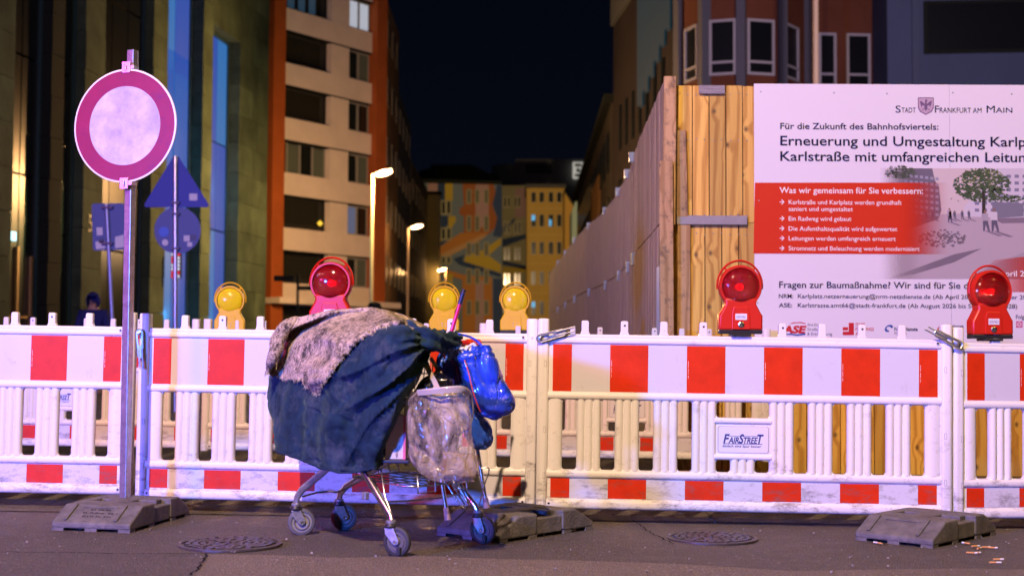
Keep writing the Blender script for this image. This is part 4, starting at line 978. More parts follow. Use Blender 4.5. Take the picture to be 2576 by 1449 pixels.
# rolled hem
mb = MB(); mb.tube([p + Vector((0, 0, .0)) for p in out[-1][:160]], .0045, 6); mb.build('hem', mat('navy_hem', (.016, .032, .06), .9), HEAPE, True, origin=ho2)
# knot of cloth pulled round the handle
mb = MB(); P = [at(*p) for p in ((1010, 842, 6.0), (1060, 850, 5.75), (1095, 860, 5.78), (1120, 858, 5.86), (1146, 853, 5.95))]; P = resample(P, 26, False); rg = []
for i, p in enumerate(P):
    r = [.052, .048, .040, .040, .030][min(4, int(i / 26 * 5))] * (1 + .12 * math.sin(i * 1.7)); t = (P[min(26, i + 1)] - P[max(0, i - 1)]).normalized(); u = t.cross(Vector((0, 0, 1))).normalized(); vv = u.cross(t)
    rg.append([p + (u * math.cos(a) + vv * math.sin(a)) * r * (1 + .22 * math.sin(a * 5 + i * .5) + .3 * noise.noise(Vector((i * .3, a * 1.2, 1)))) for a in [2 * math.pi * q / 40 for q in range(40)]])
V = mb.grid(rg, closed=True); mb.bm.faces.new(V[-1]); mb.bm.faces.new(V[0][::-1]); mb.build('twisted_corner', NAVY, HEAPE, True, angle=180, origin=ho2)
mb = MB()
for q in (0, 1): mb.tube(resample([at(*p) for p in ((1058, 846 + q * 2, 5.86), (1085, 858, 5.86), (1103, 867 + q * 3, 5.85), (1113, 880 + q * 4, 5.86), (1119, 902, 5.87))], 16, False), .004, 6)
mb.build('orange_cord', mat('cord_orange', (.6, .11, .02), .7), HEAPE, True, origin=ho2)

def drape(px, py, lift, Yg=6.2):
    o = CAM; d = (at(px, py, 6) - o).normalized(); h = bvh.ray_cast(o, d)
    if h[0] is not None: return h[0] - d * lift
    p = at(px, py, Yg); q = bvh.find_nearest(p)[0]
    return at(px, py, q.y) - d * lift
# felt blanket on top : rows from the ridge down to the ragged edge
topl = [(738, 803), (770, 796), (800, 789), (824, 783), (855, 780), (890, 778), (923, 775), (950, 777), (978, 784), (1005, 792), (1030, 804), (1055, 818), (1075, 828), (1087, 834)]
low = [(668, 941), (708, 951), (750, 957), (775, 974), (797, 992), (815, 962), (838, 930), (868, 890), (899, 856), (930, 840), (958, 822), (1005, 812), (1050, 828), (1086, 840)]
tp = [Vector((*p, 0)) for p in topl]; lp = [Vector((*p, 0)) for p in low]
NU, NV = 200, 60
tp = resample(tp, NU, False); lp = resample(lp, NU, False); rowsF = []
for j in range(-4, NV + 1):
    v = max(0, j / NV); row = []
    for i in range(NU + 1):
        q = tp[i].lerp(lp[i], v)
        bulge = -(1 - (i / NU)) ** 2 * 14 * math.sin(math.pi * v)
        x = q.x + bulge; y = q.y
        if j == NV: x += noise.noise(Vector((i * .35, 1, 1))) * 7; y += noise.noise(Vector((i * .5, 7, 1))) * 7 + noise.noise(Vector((i * .13, 3, 1))) * 10
        elif j > NV - 5: y += noise.noise(Vector((i * .13, 3, 1))) * 10 * (j - NV + 5) / 5
        p = drape(x, y, .018, 6.25)
        row.append(p)
    rowsF.append(row)
# smooth depth a little, keep outline
for it in range(3):
    for j in range(1, len(rowsF) - 1):
        for i in range(1, NU):
            a = (rowsF[j - 1][i].y + rowsF[j + 1][i].y + rowsF[j][i - 1].y + rowsF[j][i + 1].y) / 4
            p = rowsF[j][i]; t = (min(a, p.y) * .7 + p.y * .3 - CAM.y) / (p.y - CAM.y); rowsF[j][i] = CAM + (p - CAM) * t
for j, row in enumerate(rowsF):
    for i, p in enumerate(row):
        px, py = proj(p); f = noise.noise(Vector((px * .02, py * .02, 3))) * .020 + noise.noise(Vector((px * .06, py * .06, 8))) * .008
        f += .010 * math.sin((px * .55 + py * .9) * .05 + 3 * noise.noise(Vector((px * .012, py * .012, 1))))
        if j < 5: # roll back over the top
            b = (4 - j) * .07; row[i] = p + Vector((b * .3, b, -.004 * (4 - j) ** 2 + .004))
        else: row[i] = p - (p - CAM).normalized() * (f + .008)
fo = Vector((cen.x, cen.y, 0))
FE = empty('felt_blanket', tuple(fo), 0, 'ragged pale grey felt blanket thrown over the top of the trolley load', 'blanket')
mb = MB(); mb.grid(rowsF); o = mb.build('felt', FELT, FE, True, angle=180, origin=fo); sm = o.modifiers.new('thick', 'SOLIDIFY'); sm.thickness = .010; sm.offset = -1
# frayed fibres along the edge and loose hairs over the surface
mb = MB(); random.seed(21)
def hair(p, d, ln, r):
    q = p + d * ln * .5 + Vector((random.uniform(-.3, .3), -.1, random.uniform(-.2, .2))) * ln; e_ = q + (d + Vector((random.uniform(-.9, .9), random.uniform(-.4, .1), random.uniform(-.6, .4)))) * ln * .5
    mb.tube([p, q, e_], r, 3, cap=False)
for i in range(0, NU + 1):
    for q in range(3): hair(rowsF[-1][i] + Vector((random.uniform(-.005, .005), -.002, .004)), Vector((random.uniform(-.5, .5), -.3, -1)).normalized(), random.uniform(.004, .014), .0006)
for q in range(120):
    j = random.randrange(6, len(rowsF) - 1); i = random.randrange(1, NU - 1); p = rowsF[j][i]
    hair(p - (p - CAM).normalized() * .002, Vector((random.uniform(-1, 1), -.25, random.uniform(-.8, .8))).normalized(), random.uniform(.008, .03), .0006)
tag(mb.build('frayed_fibres', mat('fibre', (.50, .45, .40), .9), FE, origin=fo), kind='stuff')
# turned-over corner at the left
mb = MB(); P = resample([at(*p) for p in ((752, 800, 6.28), (722, 820, 6.25), (702, 850, 6.25), (692, 885, 6.24), (680, 915, 6.26), (671, 938, 6.30))], 40, False); rg = []
for i, p in enumerate(P):
    s = i / 40; r = .008 + .022 * math.sin(math.pi * min(1, s * 1.1)) ** .8; t = (P[min(40, i + 1)] - P[max(0, i - 1)]).normalized(); u = Vector((1, 0, 0)) - t * t.x; u.normalize(); vv = t.cross(u)
    rg.append([p + (u * math.cos(a) * (1.15 - a * .06) + vv * math.sin(a) * -1) * r * (1 + .25 * noise.noise(Vector((i * .15, a, 1)))) for a in [R(-150 + 400 * q / 36) * 1 for q in range(37)]])
mb.grid(rg); o = mb.build('turned_corner', FELT, FE, True, angle=180, origin=fo); sm = o.modifiers.new('thick', 'SOLIDIFY'); sm.thickness = .007

# ------------------------------------------------------------ bags
def plastic(name, col, rough, trans=0, alpha=1, bump=.6, scale=9, stretch=(1, 1, .5), sheet=None):
    m = bpy.data.materials.new(name); m.use_nodes = True; n = m.node_tree.nodes; l = m.node_tree.links; p = n['Principled BSDF']; MATS[name] = m
    p.inputs['Base Color'].default_value = (*col, 1); p.inputs['Roughness'].default_value = rough; p.inputs['Alpha'].default_value = alpha
    p.inputs['Coat Weight'].default_value = 1; p.inputs['Coat Roughness'].default_value = .10; p.inputs['Transmission Weight'].default_value = 0
    if trans: p.inputs['Subsurface Weight'].default_value = 0
    tc = n.new('ShaderNodeTexCoord'); mp = n.new('ShaderNodeMapping'); mp.inputs['Scale'].default_value = stretch; l.new(tc.outputs['Object'], mp.inputs[0])
    a = n.new('ShaderNodeTexNoise'); a.inputs['Scale'].default_value = scale; a.inputs['Detail'].default_value = 5; a.inputs['Distortion'].default_value = 1.6; l.new(mp.outputs[0], a.inputs['Vector'])
    v = n.new('ShaderNodeTexVoronoi'); v.feature = 'DISTANCE_TO_EDGE'; v.inputs['Scale'].default_value = scale * 1.1
    mixv = n.new('ShaderNodeVectorMath'); mixv.operation = 'MULTIPLY_ADD'; mixv.inputs[1].default_value = (.35, .35, .35); l.new(a.outputs['Color'], mixv.inputs[0]); l.new(mp.outputs[0], mixv.inputs[2]); l.new(mixv.outputs[0], v.inputs['Vector'])
    vr = n.new('ShaderNodeMapRange'); vr.inputs['From Max'].default_value = .10; vr.inputs['To Max'].default_value = .5; l.new(v.outputs['Distance'], vr.inputs[0])
    s = n.new('ShaderNodeMath'); s.operation = 'ADD'; l.new(a.outputs['Fac'], s.inputs[0]); l.new(vr.outputs[0], s.inputs[1])
    b = n.new('ShaderNodeBump'); b.inputs['Strength'].default_value = bump; b.inputs['Distance'].default_value = .012; l.new(s.outputs[0], b.inputs['Height']); l.new(b.outputs[0], p.inputs['Normal'])
    if sheet:
        # woven foil : fine square net in colour and opacity
        w1 = n.new('ShaderNodeTexWave'); w1.inputs['Scale'].default_value = 60; w1.bands_direction = 'X'; w2 = n.new('ShaderNodeTexWave'); w2.inputs['Scale'].default_value = 60; w2.bands_direction = 'Z'
        l.new(tc.outputs['Object'], w1.inputs['Vector']); l.new(tc.outputs['Object'], w2.inputs['Vector'])
        mx = n.new('ShaderNodeMath'); mx.operation = 'MAXIMUM'; l.new(w1.outputs['Fac'], mx.inputs[0]); l.new(w2.outputs['Fac'], mx.inputs[1])
        cl = n.new('ShaderNodeTexNoise'); cl.inputs['Scale'].default_value = 7; cl.inputs['Detail'].default_value = 6; cl.inputs['Distortion'].default_value = 2; l.new(mp.outputs[0], cl.inputs['Vector'])
        ad = n.new('ShaderNodeMath'); ad.operation = 'MULTIPLY_ADD'; ad.inputs[1].default_value = .16; l.new(mx.outputs[0], ad.inputs[0]); l.new(cl.outputs['Fac'], ad.inputs[2])
        mr = n.new('ShaderNodeMapRange'); mr.inputs['From Min'].default_value = .42; mr.inputs['From Max'].default_value = .80; mr.inputs['To Min'].default_value = sheet[0]; mr.inputs['To Max'].default_value = sheet[1]; l.new(ad.outputs[0], mr.inputs[0]); l.new(mr.outputs[0], p.inputs['Alpha'])
    return m
def bag(name, m, rws, Y, th, label, cat, seed=1, crump=.008, pleat=0, group=None, open_top=False, sub='film', N=96, tilt=0):
    """rws: (py, left px, right px); cross sections are flattened ovals"""
    ctr = at((rws[len(rws) // 2][1] + rws[len(rws) // 2][2]) / 2, rws[-1][0], Y); e = empty(name, tuple(ctr), 0, label, cat, group)
    q = resample([Vector(r) for r in rws], 64, False); rg = []
    top, bot = rws[0][0], rws[-1][0]
    for i, r in enumerate(q):
        v = i / 64; w_ = (r.z - r.y) / 2; cx = (r.y + r.z) / 2; wl_, hh = w_, th * min(1, (w_ / max(1, max((x[2] - x[1]) / 2 for x in rws))) ** .8)
        row = []
        for k in range(N):
            a = 2 * math.pi * k / N; ca, sa = math.cos(a), math.sin(a)
            ex = math.copysign(abs(ca) ** .6, ca); ey = math.copysign(abs(sa) ** .6, sa)
            p = at(cx + ex * wl_, r.x, Y + ey * hh + tilt * (v - .5))
            d = (p - at(cx, r.x, Y)).normalized()
            w1_ = noise.noise(p * 5 + Vector((seed, 0, 0))); w2_ = noise.noise(Vector((p.x * 9 + p.z * 4, p.y * 9, p.z * 5)) + Vector((0, seed, 0)))
            f = w1_ * crump * 1.5 - (1 - min(1, abs(w2_) * 5)) * crump * 1.1 - (1 - min(1, abs(noise.noise(Vector((p.x * 16 - p.z * 6, p.y * 16, p.z * 7)) + Vector((seed, seed, 0)))) * 6)) * crump * .6
            f += pleat * math.sin(a * 17 + 3 * noise.noise(Vector((a, v * 2, seed)))) * (1 - v) ** .7
            row.append(p + d * f)
        rg.append(row)
    mb = MB(); V = mb.grid(rg, closed=True); mb.bm.faces.new(V[-1])
    if not open_top: mb.bm.faces.new(V[0][::-1])
    mb.build(sub, m, e, True, angle=180, origin=ctr)
    return e, ctr, rg
BLUE = plastic('blue_plastic_sheet', (.010, .05, .58), .38, bump=.5, scale=6, stretch=(1, 1, .6))
BLUE2 = plastic('thin_blue_film', (.02, .10, .66), .22, alpha=.93, bump=.5, scale=10, stretch=(2.2, 1, .35))
BLACKF = plastic('black_bin_film', (.006, .006, .009), .15, bump=.9, scale=14)
WOVEN = plastic('woven_clear_foil', (.62, .52, .42), .22, bump=.7, scale=9, stretch=(1, 1, .5), sheet=(.0, .74))
e1, c1, r1 = bag('blue_carrier_bag', BLUE, [(868, 1190, 1229), (881, 1166, 1237), (896, 1150, 1246), (933, 1162, 1261), (970, 1172, 1279), (1003, 1182, 1295), (1028, 1190, 1294), (1045, 1204, 1276), (1052, 1226, 1258), (1057, 1238, 1250)], 5.93, .085, 'full royal blue carrier bag hanging off the trolley handle end', 'carrier bag', 3, .016)
def ribbon(pts, wpx, name, m, parent, origin, th=.0015, n=30):
    P = resample([at(*p) for p in pts], n, False); mb = MB(); rows_ = []
    for i, p in enumerate(P):
        t = (P[min(n, i + 1)] - P[max(0, i - 1)]).normalized(); vw = (p - CAM).normalized(); s = t.cross(Vector((0, 1, .2))).normalized() * wpx / 580 / 2
        rows_.append([p - s, p + s, p + s + Vector((0, th, 0)), p - s + Vector((0, th, 0))])
    mb.grid(rows_, closed=True); return mb.build(name, m, parent, origin=origin)
ribbon([(1213, 872, 5.88), (1200, 858, 5.9), (1180, 847, 5.95), (1150, 840, 6.0), (1129, 838, 6.03), (1128, 842, 6.1)], 6, 'carry_strap', BLUE, e1, c1)
ribbon([(1168, 905, 5.85), (1178, 935, 5.84), (1190, 985, 5.83), (1200, 1015, 5.835), (1209, 1036, 5.85)], 3, 'red_trim', mat('trim_red', (.5, .05, .02), .5), e1, c1)
# paper in the mouth of the bag
pe = empty('crumpled_paper', tuple(at(1190, 890, 5.9)), 0, 'white crumpled paper sticking out of the royal blue bag', 'paper'); po = pe.location
mb = MB(); g = []
A_, B_, C_, D_ = at(1156, 876, 5.87), at(1194, 862, 5.9), at(1212, 884, 5.9), at(1172, 902, 5.86)
for i in range(13):
    g.append([A_.lerp(B_, j / 12).lerp(D_.lerp(C_, j / 12), i / 12) + Vector((0, noise.noise(Vector((i * .3, j * .3, 2))) * .03, noise.noise(Vector((i * .25, j * .4, 7))) * .01)) for j in range(13)])
mb.grid(g); o = mb.build('sheet', mat('white_paper', (.72, .68, .66), .7), pe, True, angle=25, origin=po); sm = o.modifiers.new('t', 'SOLIDIFY'); sm.thickness = .004
mb = MB(); g = [[at(1157 + 40 * j / 8, 900 - 12 * math.sin(j / 8 * 3) + i * 4, 5.855 + i * .004) for j in range(9)] for i in range(4)]; mb.grid(g); mb.build('brown_edge', mat('kraft', (.30, .20, .14), .8), pe, True, origin=po)
e2, c2, r2 = bag('thin_blue_bag', BLUE2, [(862, 1142, 1158), (875, 1128, 1161), (892, 1108, 1164), (920, 1097, 1172), (950, 1094, 1180), (985, 1104, 1188), (1030, 1130, 1202), (1070, 1160, 1232), (1100, 1172, 1238), (1120, 1186, 1232), (1131, 1198, 1222)], 6.06, .085, 'thin see-through blue bag gathered at the handle, between blanket and royal blue bag', 'plastic bag', 9, .009, .010)
e3, c3, r3 = bag('black_bin_bag', BLACKF, [(934, 1090, 1106), (944, 1072, 1124), (955, 1056, 1142), (970, 1046, 1146), (990, 1040, 1150), (1040, 1034, 1160), (1100, 1040, 1165), (1150, 1050, 1160)], 5.78, .075, 'crumpled black bin bag inside the mouth of the woven foil bag', 'bin bag', 5, .018)
e4, c4, r4 = bag('woven_foil_bag', WOVEN, [(984, 1056, 1180), (1008, 1030, 1186), (1040, 1021, 1188), (1075, 1019, 1191), (1110, 1023, 1195), (1150, 1030, 1202), (1178, 1044, 1206), (1196, 1068, 1200), (1207, 1088, 1186), (1212, 1104, 1174)], 5.66, .10, 'translucent woven foil bag with a stiff rim hanging lowest on the trolley', 'bag', 2, .014, open_top=True, sub='woven_foil')
RIM = mat('clear_rim', (.45, .40, .36), .3, coat=.4)
mb = MB(); mb.tube(resample([at(*p) for p in ((1050, 984, 5.60), (1075, 981, 5.56), (1120, 976, 5.54), (1160, 974, 5.55), (1181, 984, 5.60), (1188, 1004, 5.66), (1190, 1040, 5.68), (1184, 1066, 5.66))], 40, False), .006, 8, sq=.5); mb.build('stiff_rim', RIM, e4, True, origin=c4)
ribbon([(1050, 989, 5.575), (1085, 986, 5.54), (1130, 982, 5.53), (1165, 982, 5.55), (1180, 996, 5.60)], 12, 'rim_band', RIM, e4, c4)
STR = mat('strap_beige', (.55, .46, .36), .6)
ribbon([(1072, 915, 5.86), (1080, 935, 5.80), (1092, 958, 5.70), (1104, 984, 5.60)], 14, 'strap', STR, e4, c4)
ribbon([(1083, 900, 5.88), (1096, 920, 5.86), (1108, 940, 5.8), (1120, 962, 5.74)], 10, 'strap', STR, e4, c4)
# contents showing through the foil
mb = MB(); p = at(1155, 1165, 5.68); M = Matrix.Translation(p) @ Matrix.Rotation(R(6), 4, 'Y') @ Matrix.Rotation(R(20), 4, 'Z'); mb.box(-.065, .065, -.04, .04, -.05, .04, M)
tag(mb.build('kraft_box', mat('kraft_box', (.33, .24, .12), .8, var=.2, vscale=10), bevel=.004), 'brown box standing in the bottom of the woven foil bag', 'box')
# card box on the basket floor
p = at(999, 1128, 5.80); cb = empty('card_box', tuple(p), 0, 'pale pink card box with a thin plant drawing under the blanket edge', 'box')
M = Matrix.Rotation(R(-8), 4, 'Z')
mb = MB(); mb.box(-.050, .036, 0, .08, -.045, .14, M); mb.build('carton', mat('card_pale', (.62, .52, .52), .6), cb, bevel=.002)
mb = MB(); mb.box(.026, .0365, -.001, .002, -.0455, .14, M); mb.build('pink_edge', mat('card_pink', (.62, .12, .25), .6), cb)
mb = MB()
for dx, h_ in ((-.01, .06), (.0, .075), (.008, .05), (-.018, .04)): mb.tube([M @ Vector((0, -.0008, -.04)), M @ Vector((dx * .5, -.0008, -.04 + h_ * .6)), M @ Vector((dx * 1.6, -.0008, -.04 + h_))], .0006, 4)
mb.build('plant_drawing', mat('drawing_ink', (.10, .07, .10), .6), cb)
mb = MB(); mb.box(-.06, .055, -.02, .09, -.060, -.047, M); mb.build('dark_tray', mat('tray_navy', (.01, .012, .05), .5), cb, bevel=.003)
# crutches and the pink stick
def stick(name, a, b, r, m, label, cat, caps=(), group=None):
    A_, B_ = at(*a), at(*b); e = empty(name, tuple(A_), 0, label, cat, group); d = (B_ - A_)
    mb = MB(); mb.tube([(0, 0, 0), d], r, 14); mb.build('shaft', m, e, True)
    dn = d.normalized()
    for nm, t0, t1, rr0, rr1, mm in caps:
        mb = MB(); mb.tube([dn * t0, dn * (t0 * .5 + t1 * .5), dn * t1], [rr0, (rr0 + rr1) / 2, rr1], 16); mb.build(nm, mm, e, True)
    return e
CAP = mat('worn_rubber_cap', (.42, .30, .28), .8, bump=.3, bscale=60, bdist=.003)
G2 = 'metal crutch tubes hanging tip down from the trolley'
stick('crutch', (1126, 1302, 5.93), (1108, 1190, 5.95), .0092, CHROME, 'left crutch tube with rubber tip hanging under the foil bag, beside a rear wheel', 'crutch', [('rubber_tip', -.01, .045, .0145, .011, CAP)], G2)
stick('crutch', (1224, 1272, 6.05), (1190, 1060, 6.1), .0092, CHROME, 'crutch tube right of the foil bag with a pale worn rubber tip', 'crutch', [('rubber_tip', -.01, .036, .0150, .0115, CAP)], G2)
mb = MB(); Pw = [(1211, 1178, 6.03), (1228, 1176, 6.03), (1229, 1190, 6.03), (1219, 1218, 6.05), (1206, 1270, 6.06)]
P = resample([at(*p) for p in Pw], 24, False); mb.tube(P, .0035, 6); mb.build('rack_wire', CHROME, CART, True).matrix_parent_inverse = CM.inverted()
stick('pink_stick', (1122, 880, 6.12), (1165, 737, 6.12), .0092, mat('pink_tube', (.55, .01, .10), .3, coat=.5), 'pink tube with a dark blue grip sticking up out of the load', 'stick', [('grip', at(1122, 880, 6.12).__sub__(at(1157, 765, 6.12)).length, at(1122, 880, 6.12).__sub__(at(1165, 737, 6.12)).length, .0105, .0105, mat('grip_navy', (.015, .02, .07), .35)), ('grip_end', .268, .282, .0110, .0108, BLACKP)])

# ============================================================ background
# ------------------------------------------------------------ facade helper
class Facade:
    """upright plane through ground points A -> B; d measured outwards"""
    def __init__(s, A, B, flip=1):
        s.A = Vector((*A, 0)); s.u = (Vector((*B, 0)) - s.A); s.len = s.u.length; s.u.normalize(); s.n = Vector((s.u.y, -s.u.x, 0)) * flip
        s.M = Matrix((( s.u.x, s.n.x, 0, s.A.x), (s.u.y, s.n.y, 0, s.A.y), (0, 0, 1, 0), (0, 0, 0, 1)))
    def U(s, px):
        a = (px - 1288) / FOC
        return (a * s.A.y - s.A.x) / (s.u.x - a * s.u.y)
    def Z(s, px, py):
        Y = s.A.y + s.u.y * s.U(px); return at(px, py, Y).z
    def box(s, mb, u0, u1, z0, z1, d0, d1):
        return mb.box(u0, u1, d0, d1, z0, z1, s.M)
def fpart(F, name, m, parent, boxes, origin, **k):
    mb = MB()
    for b in boxes: F.box(mb, *b)
    return mb.build(name, m, parent, origin=origin, **k)
GLASS = mat('dark_glass', (.006, .008, .010), .3, spec=.3)

# ------------------------------------------------------------ left stone building
STONE = mat('green_grey_stone', (.050, .072, .044), .8, var=.4, vscale=.8, objvar=.22, bump=.3, bscale=6, bdist=.03)
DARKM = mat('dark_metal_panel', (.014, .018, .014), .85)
F = Facade((-14.1 - 1.4, 26), (-11.15, 62)); F.u = (Vector((-11.15, 62, 0)) - Vector((-14.1, 37.6, 0))).normalized(); F = Facade((-15.5, 26.0), (-11.15, 62.0))
SB = empty('stone_building', tuple(F.A), 0, 'dark greenish stone building with tall recessed blue lit windows at the left', 'building'); so = SB.location
HL = 19.0
piers = [(-60, 24, 0), (118, 150, 0), (203, 253, 0), (375, 412, 0), (501, 526, 0), (595, 668, 1)]
for a, b, solid in piers:
    u0, u1 = F.U(a), F.U(b); z = -.3; k = 0
    while z < HL:
        z1 = min(HL, z + 1.25 + .0 * k)
        if solid:
            cuts = [u0, u0 + (u1 - u0) * (.45 if k % 2 else .62), u1]
        else: cuts = [u0, u1]
        for c0, c1 in zip(cuts, cuts[1:]):
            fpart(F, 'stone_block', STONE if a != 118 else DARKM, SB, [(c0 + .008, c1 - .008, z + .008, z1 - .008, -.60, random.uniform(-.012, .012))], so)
        z = z1; k += 1
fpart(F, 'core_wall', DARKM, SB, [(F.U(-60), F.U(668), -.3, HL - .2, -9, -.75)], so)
# glazing bays: (left px, right px, glass material, transom heights)
BG1 = lit('blue_window_light', (.008, .11, .62), .6); BG2 = lit('teal_window_light', (.02, .24, .70), .6); TEAL = mat('teal_frame', (.02, .05, .055), .4)
def bay(F, a, b, m, zt, zb=.3, rec=.36, mull=(), trans=(), parent=SB, nm='window'):
    u0, u1 = F.U(a) + .01, F.U(b) - .01
    w_ = fpart(F, nm, TEAL, parent, [(u0, u0 + .10, zb, zt, -rec - .1, -rec + .06), (u1 - .10, u1, zb, zt, -rec - .1, -rec + .06), (u0 + .1, u1 - .1, zt - .12, zt, -rec - .1, -rec + .05), (u0 + .1, u1 - .1, zb, zb + .12, -rec - .1, -rec + .05)], so)
    xs_ = [u0 + .1] + [u0 + (u1 - u0) * q for q in mull] + [u1 - .1]; zs_ = [zb + .12] + list(trans) + [zt - .12]
    for i in range(len(xs_) - 1):
        for j in range(len(zs_) - 1):
            mm = m[(i + j) % len(m)] if isinstance(m, list) else m
            fpart(F, 'pane', mm, w_, [(xs_[i] + .035, xs_[i + 1] - .035, zs_[j] + .035, zs_[j + 1] - .035, -rec - .05, -rec - .02)], so)
    return w_
zt2 = F.Z(560, 84)
BLG = mat('blue_tinted_glass', (.02, .10, .30), .2, emit=((.03, .20, .9), .05))
bay(F, 528, 594, [BG2, BG1, BG1], zt2, rec=.5, mull=(.60,), trans=(F.Z(560, 577), 9.5))
fpart(F, 'lintel', STONE, SB, [(F.U(526), F.U(595), zt2, HL, -.5, .01)], so)
bay(F, 413, 500, [BG2, BG1, BG1], HL - .2, rec=.5, mull=(.55,), trans=(F.Z(440, 120), 4.6, 11.5))
for px_, zz_, e_ in ((470, 2.2, 60), (470, 8.5, 60), (568, 2.0, 90), (568, 7.5, 90)):
    q_ = F.A + F.u * (F.U(px_ - 14)) + F.n * -.12; lamp('added_recess_light', (q_.x, q_.y, zz_), e_, (.04, .42, 1), size=.2)  # added blue point lights in the recesses, they tint the jambs teal
bay(F, 254, 374, GLASS, HL - .2, mull=(.33, .66), trans=(4.2, 8.4, 12.6))
bay(F, 25, 117, GLASS, HL - .2, mull=(.5,), trans=(F.Z(80, 440), 9.4))
bay(F, 151, 202, GLASS, HL - .2, mull=(.5,), trans=(4.4, 9.4))
# entrance screen and house number
mb = MB(); F.box(mb, F.U(39), F.U(62), F.Z(50, 604), F.Z(50, 582), -.36, -.30); mb.build('lit_screen', lit('screen_cyan', (.35, .85, 1.0), 2.2), SB, origin=so)
mb = MB(); F.box(mb, F.U(40), F.U(110), F.Z(70, 800), F.Z(70, 794), -.36, -.29); F.box(mb, F.U(66), F.U(70), 0.3, F.Z(68, 620), -.36, -.29); F.box(mb, F.U(100), F.U(104), .3, F.Z(68, 640), -.36, -.29); mb.build('door_rail', mat('brass_rail', (.45, .28, .12), .4, .6), SB, origin=so)
t = text('55', mat('number_black', (.01, .01, .01), .5), SB, 0, 0, .55, width=.75, place=(0, 0, 0), name='house_number')
t.matrix_local = Matrix.Translation((F.A + F.u * F.U(216) + Vector((0, 0, F.Z(220, 583))) + F.n * .03) - so) @ Matrix.Rotation(math.atan2(F.u.y, F.u.x), 4, 'Z')
# lit shop sign strip on the facade
SGN = empty('shop_sign', tuple(F.A + F.u * F.U(418) + Vector((0, 0, 3)) + F.n * .2), 0, 'narrow upright lit shop sign in white and red on the stone facade', 'sign'); go = SGN.location
mb = MB(); a, b = at(411, 700, 52), at(433, 636, 52); 
zc0, zc1 = at(420, 700, go.y).z, at(420, 636, go.y).z
mb.box(-.02, .33, -.08, .10, zc0 - 3, zc1 - 3); mb.build('sign_box', DARKM, SGN)
random.seed(9)
for i in range(7):
    for j in range(2):
        h_ = (zc1 - zc0) / 7; mb = MB(); mb.box(j * .16, j * .16 + .13, -.10, -.082, zc0 - 3 + h_ * i + .02, zc0 - 3 + h_ * (i + 1) - .02)
        mb.build('sign_panel', random.choice([lit('sign_white_light', (.75, .75, 1), 1.1), lit('sign_red_light', (1, .03, .06), 1.0), lit('sign_white_light', (.7, .7, 1), 1.1)]), SGN)

# ------------------------------------------------------------ white block of flats with rust pilasters
F = Facade((-12.3, 68.6), (-7.8, 75.0))
FB = empty('apartment_block', tuple(F.A), 0, 'pale block of flats with dark window bands between two rust coloured pilasters', 'building'); fo2 = FB.location
PALE = mat('pale_render', (.74, .66, .55), .8, var=.08, vscale=.7, bump=.1, bscale=8, bdist=.02); RUST = mat('rust_render', (.36, .095, .025), .75, var=.12, vscale=1)
ua, ub, uc, ud, ue = F.U(699), F.U(828), F.U(873), F.U(930), F.U(956)
HW = 27.0
fpart(F, 'left_pilaster', RUST, FB, [(F.U(668), ua - .02, 0, HW, -1, .35)], fo2)
fpart(F, 'right_pilaster', RUST, FB, [(ud + .02, ue, 0, HW, -1, .35)], fo2)
fpart(F, 'core_wall', mat('flat_dark', (.03, .03, .026), .7), FB, [(ua, ud, 0, HW - .3, -12, -.9)], fo2)
WF = mat('window_frame_grey', (.30, .30, .26), .5); DG2 = mat('flat_glass', (.012, .016, .014), .15, spec=.6)
CURT = mat('curtain_light', (.3, .3, .27), .9, emit=((.65, .72, .85), .55)); CURT2 = mat('curtain_dim', (.10, .12, .09), .9, emit=((.25, .35, .22), .012)); WARMB = lit('lit_bulb', (1, .6, .05), 1.4)
k = 0; z = 4.35 - 2.83
random.seed(4)
